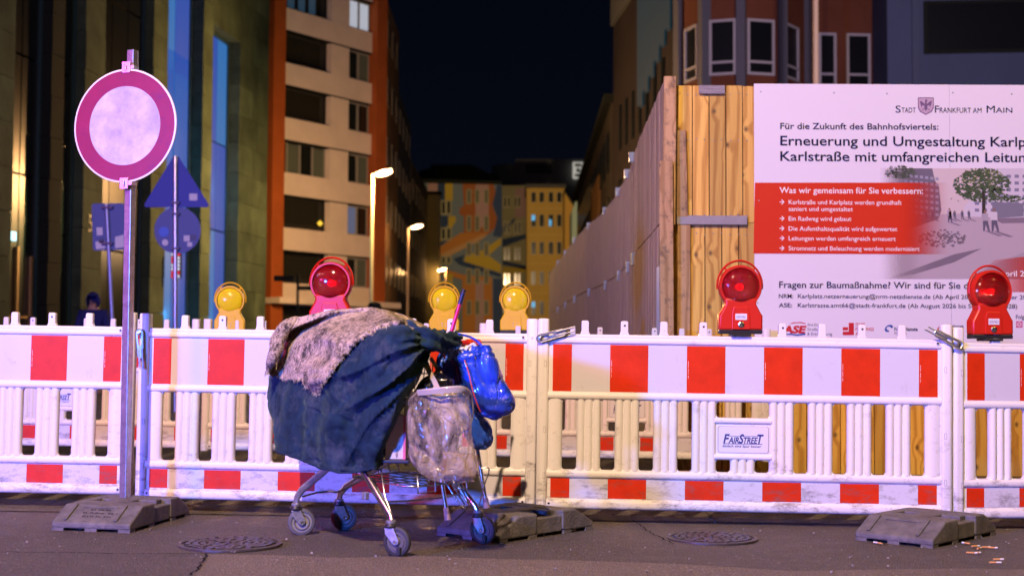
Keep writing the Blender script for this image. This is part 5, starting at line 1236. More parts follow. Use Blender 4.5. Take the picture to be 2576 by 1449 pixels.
while z < HW - 2:
    top = z + 1.68
    fpart(F, 'spandrel', PALE, FB, [(ua, ud, top, z + 2.83, -.35, 0)], fo2)
    fpart(F, 'sill_strip', DARKM, FB, [(ua, ud, top - .05, top - .002, -.4, .03)], fo2)
    fpart(F, 'white_panel', PALE, FB, [(ub, uc, z, top - .06, -.40, -.03)], fo2)
    # loggia or ribbon window on the left, two-light window on the right
    if k in (3,):
        w_ = fpart(F, 'ribbon_window', WF, FB, [(ua + q * (ub - ua) / 4 - .04, ua + q * (ub - ua) / 4 + .04, z, top - .06, -.55, -.42) for q in range(0, 5)], fo2)
        for q in range(4):
            p0 = ua + q * (ub - ua) / 4 + .05; p1 = ua + (q + 1) * (ub - ua) / 4 - .05
            fpart(F, 'pane', (DG2, CURT2, DG2, CURT2)[q], w_, [(p0, p1, z + .03, top - .1, -.52, -.48)], fo2)
    else:
        fpart(F, 'loggia_rail', mat('loggia_dark', (.018, .018, .014), .7), FB, [(ua + .02, ub - .03, z, z + .30, -.8, -.75)], fo2)
        fpart(F, 'loggia_back', mat('loggia_back', (.02, .021, .015), .8), FB, [(ua + .02, ub - .03, z, top - .06, -.88, -.84)], fo2)
    um = (uc + ud) / 2
    w_ = fpart(F, 'window', WF, FB, [(uc + .03, uc + .10, z + .02, top - .08, -.30, -.20), (ud - .10, ud - .03, z + .02, top - .08, -.30, -.20), (um - .06, um + .06, z + .02, top - .08, -.30, -.19), (uc + .10, ud - .1, z + .02, z + .09, -.30, -.2), (uc + .10, ud - .1, top - .15, top - .08, -.30, -.2)], fo2)
    lm = {6: CURT, 2: mat('blue_room', (.1, .1, .12), .8, emit=((.25, .38, .7), .22))}.get(k, DG2)
    fpart(F, 'pane', lm, w_, [(uc + .11, um - .07, z + .10, top - .16, -.27, -.24)], fo2)
    fpart(F, 'pane', lm if k == 6 else (CURT2 if k % 2 else DG2), w_, [(um + .07, ud - .11, z + .10, top - .16, -.27, -.24)], fo2)
    if k == 2: mb = MB(); p = at(805, 562, F.A.y + F.u.y * F.U(805) + .3); mb.lathe([(0, -.16), (.16, 0), (0, .16)], p, n=12); mb.build('lit_lamp', WARMB, FB, origin=fo2)
    if k == 6: w2 = fpart(F, 'lit_blind', mat('blue_blind', (.05, .06, .08), .8, emit=((.15, .35, .55), .10)), FB, [(ua + 1.2 + q * .8, ua + 1.7 + q * .8, z + .2, top - .3, -.80, -.78) for q in range(3)], fo2)
    z += 2.83; k += 1
fpart(F, 'ledge', PALE, FB, [(F.U(664), ue + .5, 3.25, 3.55, -.3, 1.1)], fo2)
fpart(F, 'shop_front', mat('shop_dark', (.03, .03, .022), .5), FB, [(ua, ud, .0, 3.2, -.9, -.55)], fo2)
# street side of the same block running away
# ------------------------------------------------------------ left street row
def street_block(name, A, B, h, m, label, storeys, bays, win_m, cat='building', depth=12, win=(1.0, 1.6), z0=1.4, frame_m=None, lits={}, flip=1, roof=None, balc=None):
    F = Facade(A, B, flip); E = empty(name, tuple(F.A), 0, label, cat); o_ = E.location
    fpart(F, 'wall', m, E, [(0, F.len, 0, h, -depth, 0)], o_)
    if roof: fpart(F, 'roof', roof, E, [(-.3, F.len + .3, h, h + 1.2, -depth, .3)], o_)
    sh = (h - .6) / storeys
    for i in range(storeys):
        for j in range(bays):
            u = F.len * (j + .5) / bays; z = z0 + i * sh
            w_ = fpart(F, 'window', frame_m or mat('far_frame', (.20, .19, .17), .6), E, [(u - win[0] / 2, u + win[0] / 2, z, z + win[1], .004, .05)], o_)
            fpart(F, 'pane', lits.get((i, j), win_m), w_, [(u - win[0] / 2 + .09, u - .03, z + .09, z + win[1] - .09, .052, .06), (u + .03, u + win[0] / 2 - .09, z + .09, z + win[1] - .09, .052, .06)], o_)
    return E, F
OLIVE = mat('olive_render', (.16, .15, .10), .8, var=.15, vscale=.5); BLUEG = mat('blue_grey_render', (.15, .17, .20), .8, var=.15, vscale=.5); TAN = mat('tan_render', (.30, .20, .12), .8, var=.15, vscale=.6)
street_block('street_house', (-7.25, 77), (-7.25, 86), 21, TAN, 'narrow rust and tan house just beyond the pale block of flats', 6, 3, DG2)
street_block('street_house', (-7.3, 86.3), (-7.5, 100), 17.5, BLUEG, 'blue grey lit house behind the nearest street lamp', 5, 4, DG2)
street_block('street_house', (-7.5, 100.4), (-7.4, 118), 15.0, OLIVE, 'olive house at the far end of the left street row', 4, 5, DG2)
# green-yellow lit pier at the end of the row
e = empty('corner_pier', (-7.35, 119, 0), 0, 'tall plain yellowish wall strip left of the painted facade', 'wall'); mb = MB(); mb.box(-.2, 1.0, 0, 1.2, 0, 14.6); mb.build('wall', mat('pier_ochre', (.30, .27, .13), .8, var=.1, vscale=.5), e); mb = MB(); mb.box(-.3, 1.1, -.1, 1.3, 14.6, 14.9); mb.build('coping', DARKM, e)

# ------------------------------------------------------------ painted facade at the end of the street
YM = 170.0
def cpx(cx, cy): return (1030.4 + cx * .4148, 257.6 + cy * .4148)
ME = empty('painted_building', tuple(at(1165, 887, YM)), 0, 'building whose facade is painted with coloured zigzag bands, closing the street', 'building'); mo = ME.location
def mpoly(pts, m, name, E, o_, Y, y0=0, th=.12):
    P = [at(*cpx(*p), Y) for p in pts]; mb = MB(); mb.prism([Vector((p.x, Y - y0, p.z)) for p in P], (0, th, 0)); return mb.build(name, m, E, origin=o_)
def mrect(x0, y0, x1, y1): return [(x0, y0), (x1, y0), (x1, y1), (x0, y1)]
mpoly(mrect(60, 480, 560, 1530), mat('mural_slate', (.17, .22, .26), .8), 'wall', ME, mo, YM, 0, 8)
MP = {'pink': (.42, .26, .24), 'navy': (.035, .06, .13), 'yellow': (.50, .36, .05), 'rust': (.36, .12, .04), 'rose': (.42, .27, .26), 'orange': (.48, .20, .05), 'peach': (.50, .30, .14), 'blue': (.05, .08, .17)}
for i, (c, pts) in enumerate([('pink', [(110, 480), (170, 480), (170, 700), (190, 740), (160, 800), (110, 830)]), ('navy', [(170, 480), (215, 480), (215, 600), (190, 612), (190, 700), (170, 692)]), ('yellow', mrect(215, 480, 262, 600)), ('navy', [(190, 690), (235, 690), (235, 740), (190, 780)]), ('yellow', [(235, 690), (280, 690), (280, 720), (250, 770), (235, 770)]),
        ('rust', [(320, 490), (510, 500), (525, 560), (500, 620), (530, 700), (520, 760), (480, 800), (330, 790), (330, 690), (302, 680), (305, 640), (330, 630)]), ('rose', mrect(400, 500, 480, 760)), ('blue', [(530, 505), (560, 505), (560, 820), (505, 812), (532, 700), (502, 620)]),
        ('orange', [(100, 935), (310, 792), (480, 790), (440, 830), (110, 990)]), ('peach', [(110, 960), (440, 805), (475, 800), (440, 832), (110, 1000)]), ('yellow', [(110, 862), (190, 818), (200, 840), (110, 898)]), ('navy', [(110, 900), (200, 842), (230, 840), (110, 930)]),
        ('yellow', [(440, 900), (555, 822), (555, 862), (480, 930), (555, 985), (555, 1035), (330, 965), (340, 930)]), ('navy', [(265, 950), (335, 925), (320, 962), (555, 1040), (555, 1062), (300, 985)]), ('orange', [(110, 1000), (180, 1000), (320, 1045), (500, 1062), (505, 1520), (320, 1520), (320, 1075), (110, 1020)]), ('peach', [(110, 1022), (180, 1030), (180, 1520), (110, 1520)]), ('rose', mrect(400, 1080, 450, 1520)), ('yellow', mrect(225, 1040, 262, 1120)), ('blue', mrect(506, 1070, 560, 1520))]):
    mpoly(pts, mat('mural_' + c, MP[c], .8), 'painted_band', ME, mo, YM, .05 + .02 * i)
FRB = mat('mural_frame', (.36, .33, .18), .7)
for cx in (345, 395, 450):
    for y0, y1 in ((530, 620), (690, 785), (850, 935), (1010, 1105), (1200, 1290)):
        w_ = mpoly(mrect(cx, y0, cx + 32, y1), FRB, 'window', ME, mo, YM, .60, .1); mpoly(mrect(cx + 6, y0 + 7, cx + 26, y1 - 7), mat('dim_shutter', (.14, .13, .09), .7), 'pane', w_, mo, YM, .66, .05)
for y0, y1 in ((598, 685), (762, 838), (932, 985), (1085, 1150)):
    w_ = mpoly(mrect(190, y0, 256, y1), FRB, 'window', ME, mo, YM, .60, .1)
    for cx in (198, 230): mpoly(mrect(cx, y0 + 8, cx + 18, y1 - 8), DG2, 'pane', w_, mo, YM, .66, .05)
mpoly([(60, 470), (560, 482), (560, 500), (60, 490)], DARKM, 'roof_edge', ME, mo, YM, .9, 1)
E2 = empty('olive_building', tuple(at(1290, 887, 166)), 0, 'muted olive building with zigzag paint between the painted and the ochre facades', 'building'); o2 = E2.location
mpoly(mrect(560, 505, 708, 1530), mat('muted_olive', (.17, .16, .09), .8), 'wall', E2, o2, 166, 0, 8)
for c, pts in (('navy', [(562, 830), (705, 800), (705, 825), (562, 880)]), ('blue', [(562, 760), (640, 700), (640, 720), (562, 800)]), ('yellow', [(562, 1000), (705, 1000), (705, 1030), (562, 1060)]), ('navy', [(562, 960), (705, 990), (705, 1015), (562, 985)]), ('rose', [(640, 520), (705, 520), (705, 700), (640, 700)])): mpoly(pts, mat('dull_' + c, tuple(q * .5 for q in MP[c]), .8), 'painted_band', E2, o2, 166, .1)
for cx in (570, 592, 633, 655):
    for y0, y1 in ((575, 640), (725, 800), (880, 960), (1035, 1112), (1200, 1280)): w_ = mpoly(mrect(cx, y0, cx + 19, y1), FRB, 'window', E2, o2, 166, .30, .1); mpoly(mrect(cx + 3, y0 + 4, cx + 16, y1 - 4), DG2, 'pane', w_, o2, 166, .36, .05)
E3 = empty('ochre_building', tuple(at(1365, 887, 155)), 0, 'ochre yellow building with paired dark windows, right of the painted facade', 'building'); o3 = E3.location
mpoly(mrect(710, 518, 940, 1530), mat('ochre_render', (.32, .21, .05), .8, var=.1, vscale=.3), 'wall', E3, o3, 155, 0, 9)
mpoly(mrect(702, 500, 948, 520), mat('dark_roof', (.02, .02, .02), .7), 'roof', E3, o3, 155, .6, 10)
for ri, (y0, y1) in enumerate(((545, 610), (680, 757), (845, 925), (1025, 1107), (1205, 1290))):
    for ci, cx in enumerate((735, 784, 840, 890)):
        w_ = mpoly(mrect(cx, y0, cx + 33, y1), mat('ochre_frame', (.40, .32, .16), .7), 'window', E3, o3, 155, .15, .1)
        mpoly(mrect(cx + 3, y0 + 3, cx + 30, y1 - 3), DG2, 'pane', w_, o3, 155, .21, .05)
        if (ri, ci) in ((1, 0), (1, 2), (4, 0)): mpoly(mrect(cx + 5, y0 + 5, cx + 26, y0 + 38) if ci == 0 else mrect(cx + 6, y0 + 32, cx + 20, y1 - 6), lit('far_cyan', (.08, .5, .85), .8 if ri == 1 else .25), 'lit_room', w_, o3, 155, .25, .05)
for y0 in (640, 800, 975, 1150): mpoly(mrect(712, y0, 938, y0 + 10), mat('ochre_string', (.36, .24, .07), .8), 'string_course', E3, o3, 155, .12, .1)
E4 = empty('ochre_side_house', (at(1425, 887, 150).x, 150, 0), 0, 'ochre side house squeezed between the ochre building and the street corner', 'building')
mpoly([(940, 540), (1000, 640), (1000, 1500), (940, 1500)], mat('ochre_dull', (.32, .19, .04), .8), 'wall', E4, E4.location, 150, 0, 6); mpoly([(938, 530), (1004, 632), (1004, 644), (938, 545)], DARKM, 'roof', E4, E4.location, 150, .3, 6)
E5 = empty('teal_house', (at(1455, 887, 140).x, 140, 0), 0, 'dull teal grey house end in front of the ochre side house', 'building')
mpoly([(985, 660), (1020, 560), (1060, 560), (1060, 1500), (985, 1500)], mat('teal_render', (.15, .20, .17), .8), 'wall', E5, E5.location, 140, 0, 6); mpoly([(1018, 552), (1062, 552), (1062, 562), (1018, 562)], DARKM, 'roof', E5, E5.location, 140, .3, 6)
E6 = empty('office_tower', (at(1370, 887, 230).x, 230, 0), 0, 'dim grey office block with a rounded end rising behind the painted facade', 'building'); o6 = E6.location
GT = mat('tower_grey', (.20, .21, .20), .8, var=.15, vscale=.1)
mb = MB(); c0 = at(*cpx(640, 400), 240); r6 = abs(at(*cpx(500, 400), 240).x - c0.x); zt6 = at(*cpx(640, 345), 230).z
mb.lathe([(r6, 0), (r6, zt6), (0, zt6)], (c0.x, 240, 0), n=40); mb.build('rounded_end', GT, E6, True, angle=40, origin=o6)
mpoly(mrect(640, 345, 1085, 900), GT, 'wall', E6, o6, 230, 0, 12)
for cx in range(705, 860, 20): mpoly(mrect(cx, 375, cx + 14, 432), DG2, 'window', E6, o6, 230, .1, .05)
s6 = mpoly(mrect(988, 368, 1076, 468), lit('tower_sign_light', (.9, .85, .75), .45), 'roof_sign', E6, o6, 230, 1.0, .3)
for q in (mrect(1000, 378, 1040, 395), mrect(1010, 405, 1030, 430), mrect(1040, 410, 1062, 425), mrect(1000, 440, 1050, 455)): mpoly(q, DARKM, 'sign_mark', s6, o6, 230, 1.05, .03)
E7 = empty('low_dark_house', (at(1140, 887, 215).x, 215, 0), 0, 'barely lit dark roof left behind the painted facade', 'building')
mpoly([(60, 470), (60, 415), (180, 385), (390, 385), (480, 430), (520, 430), (520, 900), (60, 900)], mat('night_green', (.05, .07, .05), .9), 'wall', E7, E7.location, 215, 0, 6); mpoly([(130, 380), (380, 380), (380, 388), (130, 388)], DARKM, 'roof', E7, E7.location, 215, .3, 6)

# ------------------------------------------------------------ right side of the street
F = Facade((5.75, 48.6), (4.6, 62), -1); E = empty('right_street_house', tuple(F.A), 0, 'dark receding facade with cyan neon panel, behind the plank wall', 'building'); o_ = E.location
fpart(F, 'wall', mat('night_brown', (.022, .018, .018), .8, var=.2, vscale=.5), E, [(0, F.len, 0, 26, -8, 0)], o_); fpart(F, 'attic', mat('night_slate', (.07, .075, .075), .8), E, [(F.len * .5, F.len, 15.8, 17.5, -8, -.0 + .15)], o_)
CY = lit('cyan_neon', (.03, .30, .40), .07)
for i in range(12):
    t0 = i / 12; w_ = fpart(F, 'neon_panel', CY, E, [(F.U(1692 - 7 * i) , F.U(1692 - 7 * (i + 1)) - .03, 10.2 + 0 * i + (13 - i) * .18 * (1) + .35 * (i % 2), 24, .02, .10)], o_)
for u in [1.5 + q * 1.6 for q in range(7)]:
    for z in (6.5, 9.8): fpart(F, 'slit_window', DG2, E, [(u, u + .5, z, z + 2.0, .01, .05)], o_)
F = Facade((4.55, 62.5), (4.95, 104), -1); E = empty('right_street_house', tuple(F.A), 0, 'long dark street front with slit windows running to the far corner', 'building'); o_ = E.location
fpart(F, 'wall', mat('night_umber', (.040, .034, .026), .8, var=.25, vscale=.3), E, [(0, F.len, 0, 12.6, -8, 0)], o_); fpart(F, 'attic', mat('night_slate2', (.045, .055, .05), .8), E, [(0, F.len, 12.65, 16.2, -8, -1.4)], o_); fpart(F, 'eaves', DARKM, E, [(0, F.len, 12.4, 12.8, -.1, .35)], o_)
fpart(F, 'lit_wall_patch', mat('lit_umber', (.16, .09, .03), .8), E, [(9, 17, 6.5, 10.2, 0, .12)], o_)  # warm light on the wall, put into the colour of a patch
for zz in (3.2, 6.3, 9.4):
    for q in range(13): w_ = fpart(F, 'window', DARKM, E, [(1.2 + q * 3.1, 2.7 + q * 3.1, zz, zz + 1.9, .005, .06)], o_); fpart(F, 'pane', DG2, w_, [(1.3 + q * 3.1, 2.6 + q * 3.1, zz + .1, zz + 1.8, .065, .08)], o_)
# small lights on that front
for px, py, Y, r, col, st, lb in ((1557, 504, 40, .10, (1, .55, .12), 6, 'small warm wall light above the plank wall'), (1470, 466, 98, .30, (.05, .35, 1), 2.5, 'upper of two small blue lights on the far street front'), (1470, 488, 98, .28, (.05, .35, 1), 2.0, 'lower of two small blue lights on the far street front')):
    p = at(px, py, Y); e = empty('wall_light', tuple(p), 0, lb, 'light'); mb = MB(); mb.lathe([(0, -r * 1.2), (r * .8, -r * .5), (r, .0), (r * .8, r * .5), (0, r * 1.2)], (0, 0, 0), n=12); mb.build('globe', lit('light_' + lb.split()[1] + str(px), col, st), e, True)
    mb = MB(); mb.tube([(0, 0, 0), (r * 4, 0, r * .5)], r * .2, 6); mb.build('arm', DARKM, e)

# rust coloured house with a round bay
YB2 = 45.0
zw0, zw1, zwt = at(1820, 188, YB2).z, at(1820, 47, YB2).z, at(1820, 155, YB2).z
pl = [(1708, 47.2), (1773, 45.4), (1868, 45.0), (1970, 45.35), (2032, 47.0), (2229, 47.2)]
pv = [(((px - 1288) / FOC) * y, y) for px, y in pl]
RB = empty('rust_bay_house', (pv[0][0], pv[0][1], 0), 0, 'rust coloured house with a rounded bay and white framed windows above the printed board', 'building'); ro = RB.location
RUST2 = mat('rust_wall', (.15, .052, .028), .8, var=.15, vscale=.6); PIL = mat('slate_pilaster', (.095, .10, .125), .7); WFR = mat('white_frame', (.42, .41, .43), .5)
storey = 3.25
wins = [[(.30, .80)], [(.14, .86)], [(.12, .80)], [(.05, .62)], [(.15, .38), (.51, .82)]]
for i in range(5):
    F = Facade(pv[i], pv[i + 1]); Lf = F.len
    fpart(F, 'wall', RUST2, RB, [(0.01, Lf - .01, 0, zw1 + 5.5, -1.0, 0)], ro)
    if i < 5: fpart(F, 'pilaster', PIL, RB, [(Lf - .16 if i < 4 else Lf - .2, Lf + .14 if i < 4 else Lf, 0, zw1 + 5.6, -.2, .16)], ro)
    if i == 0: fpart(F, 'pilaster', PIL, RB, [(-.15, .25, 0, zw1 + 5.6, -.2, .14)], ro)
    for lvl in (-2, -1, 0, 1):
        za, zb_ = zw0 + lvl * storey, zw1 + lvl * storey; ztr = zwt + lvl * storey
        for a, b in wins[i]:
            u0, u1 = a * Lf, b * Lf
            w_ = fpart(F, 'window_frame', WFR, RB, [(u0, u0 + .09, za, zb_, .002, .09), (u1 - .09, u1, za, zb_, .002, .09), (u0 + .09, u1 - .09, zb_ - .09, zb_, .002, .09), (u0 + .09, u1 - .09, za, za + .09, .002, .09), (u0 + .09, u1 - .09, ztr - .04, ztr + .04, .002, .085)], ro)
            fpart(F, 'pane', GLASS, w_, [(u0 + .09, u1 - .09, za + .09, ztr - .04, .003, .03)], ro); fpart(F, 'pane', GLASS, w_, [(u0 + .09, u1 - .09, ztr + .04, zb_ - .09, .003, .03)], ro)
F = Facade((at(2232, 100, 44).x, 44.0), (at(2232, 100, 44).x + 9, 43.0)); BH = empty('blue_grey_house', tuple(F.A), 0, 'flat blue grey wall with a wide dark window at the top right corner', 'building'); bo2 = BH.location
BW = mat('blue_grey_wall', (.070, .095, .165), .75, var=.08, vscale=.4)
fpart(F, 'wall', BW, BH, [(0, 9, 0, 18, -6, 0)], bo2); fpart(F, 'corner_strip', mat('blue_strip', (.05, .075, .14), .7), BH, [(F.U(2300), F.U(2318), 0, 18, 0, .12)], bo2)
w_ = fpart(F, 'wide_window', DARKM, BH, [(F.U(2330), 9, at(2400, 140, 44).z, at(2400, 8, 44).z, .003, .08)], bo2); fpart(F, 'pane', GLASS, w_, [(F.U(2340), 6, at(2400, 132, 44).z, at(2400, 16, 44).z, .082, .09)], bo2)
# lamp pole in front of it
p = at(2053, 400, 40); e = empty('street_lamp', (p.x, 40, 0), 0, 'tall cream lamp pole standing before the rust coloured house', 'street lamp'); mb = MB(); mb.tube([(0, 0, 0), (0, 0, 5), (.02, 0, 14)], [.11, .09, .075], 14); mb.build('pole', mat('cream_pole', (.55, .42, .28), .5), e, True)
mb = MB(); mb.tube([(.02, 0, 14), (.02, -.8, 14.5), (.02, -1.8, 14.6)], .05, 8); mb.build('arm', MATS['cream_pole'], e, True)

# ------------------------------------------------------------ lit street lamps
HEADL = lit('sodium_glow', (1, .58, .26), 34)
def street_lamp(px, py, Y, pole_px, label, en, s=1):
    hd_ = at(px, py, Y); bx = at(pole_px, py, Y).x; e = empty('street_lamp', (bx, Y, 0), 0, label, 'street lamp', 'lit street lamps down the road')
    H_ = hd_.z; mb = MB(); mb.tube([(0, 0, 0), (0, 0, H_ * .5), (0, 0, H_ - .05)], [.09 * s, .075 * s, .06 * s], 12); mb.build('pole', mat('lamp_pole', (.38, .30, .20), .5), e, True)
    dx = hd_.x - bx; mb = MB(); mb.tube([(0, 0, H_ - .06), (dx * .5, -.05, H_ + .03)], .035 * s, 8); mb.build('arm', MATS['lamp_pole'], e, True)
    mb = MB(); M = Matrix.Translation((dx, -.05, H_)) @ Matrix.Rotation(R(-14), 4, 'Y') @ Matrix.Diagonal((.34 * s, .16 * s, .095 * s, 1)); bmesh.ops.create_uvsphere(mb.bm, u_segments=20, v_segments=10, radius=1, matrix=M); hh = mb.build('lamp_glass', HEADL, e, True)
    mb = MB(); M2 = Matrix.Translation((dx, -.05, H_ + .09 * s)) @ Matrix.Rotation(R(-14), 4, 'Y') @ Matrix.Diagonal((.38 * s, .19 * s, .05 * s, 1)); bmesh.ops.create_uvsphere(mb.bm, u_segments=20, v_segments=8, radius=1, matrix=M2); mb.build('hood', DULL, e, True)
    l_ = lamp('lamp_light', (hd_.x + .05, Y - .3, hd_.z - .25 * s), en, (1, .50, .18), size=.15 * s)
street_lamp(966, 437, 54.6, 937, 'nearest lit street lamp, in front of the rust pilaster', 7200)
street_lamp(1049, 571, 78, 1027, 'second lit street lamp down the road, left side', 320)
street_lamp(1112, 679, 118, 1122, 'far lit street lamp before the painted facade, right one of a close pair', 160, 1.15)
street_lamp(1098, 681, 124, 1090, 'smaller far lit street lamp, left one of a close pair', 80, .8)
# added lamps, no source in view, brightening the far facades and the sign backs
lamp('mural_fill_light', (-2, 112, 11), 42000, (1, .68, .36), (5, 170, 10), .3, 'SPOT', spot=50)
lamp('bay_house_fill_light', (9, 30, 9), 3000, (1, .72, .85), size=.3)
lamp('stone_facade_fill_light', (-5.5, 53, 6), 300, (.70, 1, .36), size=1.2)
lamp('sign_back_fill_light', (-3.6, 13.0, 2.6), 75, (.03, .10, 1), (-4.4, 18, 2.2), .8, 'AREA', .5)
lamp('pale_block_fill_light', (-5.5, 60, 6), 900, (1, .60, .28), size=.6)

# ------------------------------------------------------------ backs of traffic signs in the middle distance
YQ = 18.0; SBK = mat('sign_back_blue_lit', (.06, .085, .24), .6, 0); STK = mat('sticker_pale', (.5, .48, .5), .6); STK2 = mat('sticker_dark', (.05, .06, .14), .6)  # blue light on the sign backs is put into their base colour
def pole_px(x0, y0, x1, y1, r, m, name, label, cat):
    a, b = at(x0, y0, YQ), at(x1, y1, YQ); a.z = 0; e = empty(name, tuple(a), 0, label, cat); mb = MB(); mb.tube([(0, 0, 0), b - a], r, 14); mb.build('pole', m, e, True); return e, a
def plate(e, a, pts, m, name, dy=.03, th=.004, bev=0):
    mb = MB(); mb.prism([at(*p, YQ) + Vector((0, dy, 0)) - a for p in pts], (0, th, 0)); return mb.build(name, m, e, bevel=bev)
e, a = pole_px(440, 1100, 441, 393, .030, mat('pole_steel', (.5, .5, .54), .3, .8), 'sign_post_back', 'silver post with the back of a triangular sign above a round one', 'traffic sign')
plate(e, a, [(441, 392), (449, 395), (524, 514), (522, 520), (516, 521), (366, 521), (361, 517), (363, 511), (433, 396)], mat('triangle_back_blue_lit', (.012, .03, .26), .6, 0), 'triangle_plate')  # triangle plate also carries the blue light in its colour
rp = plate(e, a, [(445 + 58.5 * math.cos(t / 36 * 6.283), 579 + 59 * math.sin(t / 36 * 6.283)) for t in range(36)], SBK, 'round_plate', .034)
for q, m_ in (([(475, 487), (495, 487), (495, 504), (475, 504)], STK), ([(461, 592), (476, 592), (476, 607), (461, 607)], STK), ([(477, 590), (492, 590), (492, 604), (477, 604)], STK2), ([(470, 609), (482, 609), (482, 620), (470, 620)], STK)): plate(e, a, q, m_, 'sticker', .026, .003)
for cx, cy, r_, m_ in ((411, 583, 13, mat('sticker_blue', (.02, .10, .45), .5)), (414, 610, 8, STK)): plate(e, a, [(cx + r_ * math.cos(t / 18 * 6.283), cy + r_ * math.sin(t / 18 * 6.283)) for t in range(18)], m_, 'sticker', .026, .003)
for yy in (508, 536, 622): plate(e, a, [(432, yy), (452, yy), (452, yy + 6), (432, yy + 6)], BLACKP, 'pipe_clamp', -.032, .06)
e, a = pole_px(293, 1100, 268, 514, .026, mat('pole_blue_grey', (.25, .27, .42), .4, .5), 'leaning_sign_post', 'leaning post with the back of a rectangular sign covered in stickers', 'traffic sign')
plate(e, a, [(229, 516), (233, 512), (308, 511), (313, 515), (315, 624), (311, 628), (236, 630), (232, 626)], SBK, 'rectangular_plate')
for q, m_ in (([(241, 572), (256, 572), (257, 591), (242, 592)], STK), ([(238, 608), (262, 606), (264, 624), (240, 627)], STK), ([(288, 596), (310, 590), (312, 622), (288, 624)], STK), ([(246, 600), (258, 598), (262, 608), (248, 612)], STK2)): plate(e, a, q, m_, 'sticker', .026, .003)
for yy in (520, 610): plate(e, a, [(256, yy), (284, yy), (284, yy + 6), (256, yy + 6)], BLACKP, 'pipe_clamp', -.03, .06)
# dark street name signs
p = at(747, 887, 50); e = empty('street_name_sign', (p.x, 50, 0), 0, 'dark post with unlit street name plates in front of the pale block', 'street sign'); mb = MB(); mb.tube([(0, 0, 0), (0, 0, at(747, 690, 50).z)], .05, 10); mb.build('post', DARKM, e, True)
for x0, x1, y0, y1 in ((689, 740, 694, 707), (749, 785, 720, 730)):
    a_, b_ = at(x0, y1, 50), at(x1, y0, 50); mb = MB(); mb.box(a_.x - p.x, b_.x - p.x, -.02, .02, a_.z, b_.z); mb.build('name_plate', DARKM, e)
# litter bin
p = at(941, 887, 40); e = empty('litter_bin', (p.x, 40, 0), 0, 'dark domed pillar just above the felt blanket, at the foot of the rust pilaster', 'pillar'); mb = MB(); mb.lathe([(.26, 0), (.26, 1.9), (.24, 2.1), (.16, 2.28), (0, 2.34)], (0, 0, 0), n=24); mb.build('body', DARKM, e, True); mb = MB(); mb.lathe([(.28, 1.82), (.28, 1.88)], (0, 0, 0), n=24); mb.build('band', mat('band_dark', (.05, .05, .04), .5), e, True)

# ------------------------------------------------------------ person in a blue hood beyond the barriers
p = at(234, 887, 24); PX, PY = p.x, 24.0
pe = empty('person', (PX, PY, gz(PX)), 0, 'person in a dark blue hooded jacket standing behind the left barriers', 'person')
def skin(name, verts, edges, radii, m, parent, sub=2):
    me = bpy.data.meshes.new(name); me.from_pydata(verts, edges, []); o = bpy.data.objects.new(name, me); link(o, parent)
    s = o.modifiers.new('skin', 'SKIN'); 
    for i, r in enumerate(radii): me.skin_vertices[0].data[i].radius = (r, r) if not isinstance(r, tuple) else r
    me.skin_vertices[0].data[0].use_root = True; s.use_smooth_shade = True; b = o.modifiers.new('sub', 'SUBSURF'); b.levels = sub; b.render_levels = sub; me.materials.append(m); return o
def mkskin(name, verts, edges, radii, m, parent, sub=2):
    me = bpy.data.meshes.new(name); me.from_pydata(verts, edges, []); o = bpy.data.objects.new(name, me); link(o, parent)
    bpy.context.view_layer.objects.active = o
    s = o.modifiers.new('skin', 'SKIN'); s.use_smooth_shade = True
    if not me.skin_vertices: 
        bm = bmesh.new(); bm.from_mesh(me); bm.verts.layers.skin.verify(); bm.to_mesh(me); bm.free()
    for i, r in enumerate(radii):
        me.skin_vertices[0].data[i].radius = r if isinstance(r, tuple) else (r, r); me.skin_vertices[0].data[i].use_root = (i == 0)
    b = o.modifiers.new('sub', 'SUBSURF'); b.levels = sub; b.render_levels = sub; me.materials.append(m); return o
JK = mat('jacket_navy', (.02, .025, .12), .8); SKN = mat('skin_tone', (.35, .20, .14), .6); TR = mat('trousers_dark', (.03, .03, .035), .8)
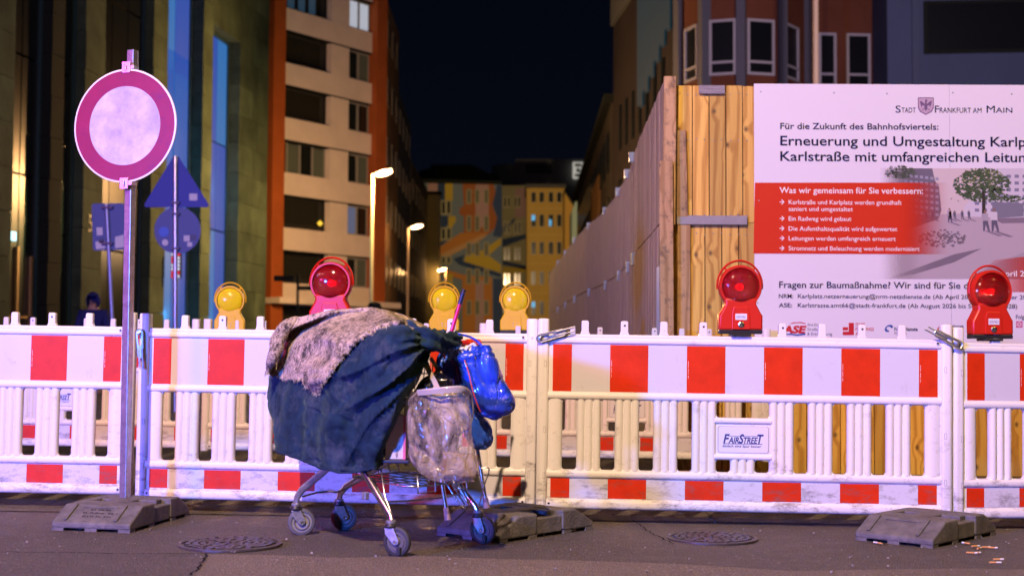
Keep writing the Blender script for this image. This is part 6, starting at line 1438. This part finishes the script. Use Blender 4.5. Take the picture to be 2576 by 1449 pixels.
mkskin('body', [(0, 0, .95), (0, -.01, 1.15), (0, -.03, 1.38), (0, -.04, 1.50), (0, -.07, 1.62), (.19, -.03, 1.42), (.25, -.06, 1.15), (.20, -.22, .98), (-.19, -.03, 1.42), (-.25, -.06, 1.15), (-.20, -.22, .98), (.10, 0, .88), (.11, -.02, .48), (.11, .02, .08), (.12, -.12, .04), (-.10, 0, .88), (-.11, -.02, .48), (-.11, .02, .08), (-.12, -.12, .04)],
       [(0, 1), (1, 2), (2, 3), (3, 4), (2, 5), (5, 6), (6, 7), (2, 8), (8, 9), (9, 10), (0, 11), (11, 12), (12, 13), (13, 14), (0, 15), (15, 16), (16, 17), (17, 18)], [(.15, .11), (.16, .12), (.16, .12), .07, .085, .07, .055, .04, .07, .055, .04, .09, .065, .05, .04, .09, .065, .05, .04], SKN, pe)
mkskin('jacket', [(0, .0, .90), (0, -.01, 1.15), (0, -.03, 1.38), (0, -.03, 1.48), (.20, -.03, 1.42), (.26, -.06, 1.15), (.21, -.20, 1.0), (-.20, -.03, 1.42), (-.26, -.06, 1.15), (-.21, -.20, 1.0)], [(0, 1), (1, 2), (2, 3), (2, 4), (4, 5), (5, 6), (2, 7), (7, 8), (8, 9)], [(.19, .15), (.19, .15), (.19, .15), .11, .09, .07, .06, .09, .07, .06], JK, pe)
mb = MB(); bmesh.ops.create_uvsphere(mb.bm, u_segments=24, v_segments=16, radius=1, matrix=Matrix.Translation((0, -.045, 1.645)) @ Matrix.Rotation(R(14), 4, 'X') @ Matrix.Diagonal((.125, .15, .155, 1)))
bmesh.ops.delete(mb.bm, geom=[v for v in mb.bm.verts if v.co.y < -.12 and 1.53 < v.co.z < 1.72 and abs(v.co.x) < .09], context='VERTS')
o = mb.build('hood', JK, pe, True, angle=180); sm = o.modifiers.new('t', 'SOLIDIFY'); sm.thickness = .015
mb = MB(); mb.prism([(-.012, -.150, 1.60), (.012, -.150, 1.60), (0, -.150, 1.65)], (0, -.02, 0)); mb.build('nose', SKN, pe)
for s in (-1, 1): mb = MB(); mb.lathe([(.010, 0), (0, .004)], (s * .032, -.150, 1.655), (0, -1, 0), 10); mb.build('eye', BLACKP, pe)
mb = MB(); mb.box(-.022, .022, -.150, -.146, 1.572, 1.580); mb.build('mouth', mat('lips', (.22, .08, .07), .6), pe)
for s in (-1, 1):
    mkskin('trouser_leg', [(s * .09, 0, .92), (s * .11, -.02, .48), (s * .11, .02, .12)], [(0, 1), (1, 2)], [.11, .085, .07], TR, pe, 1)
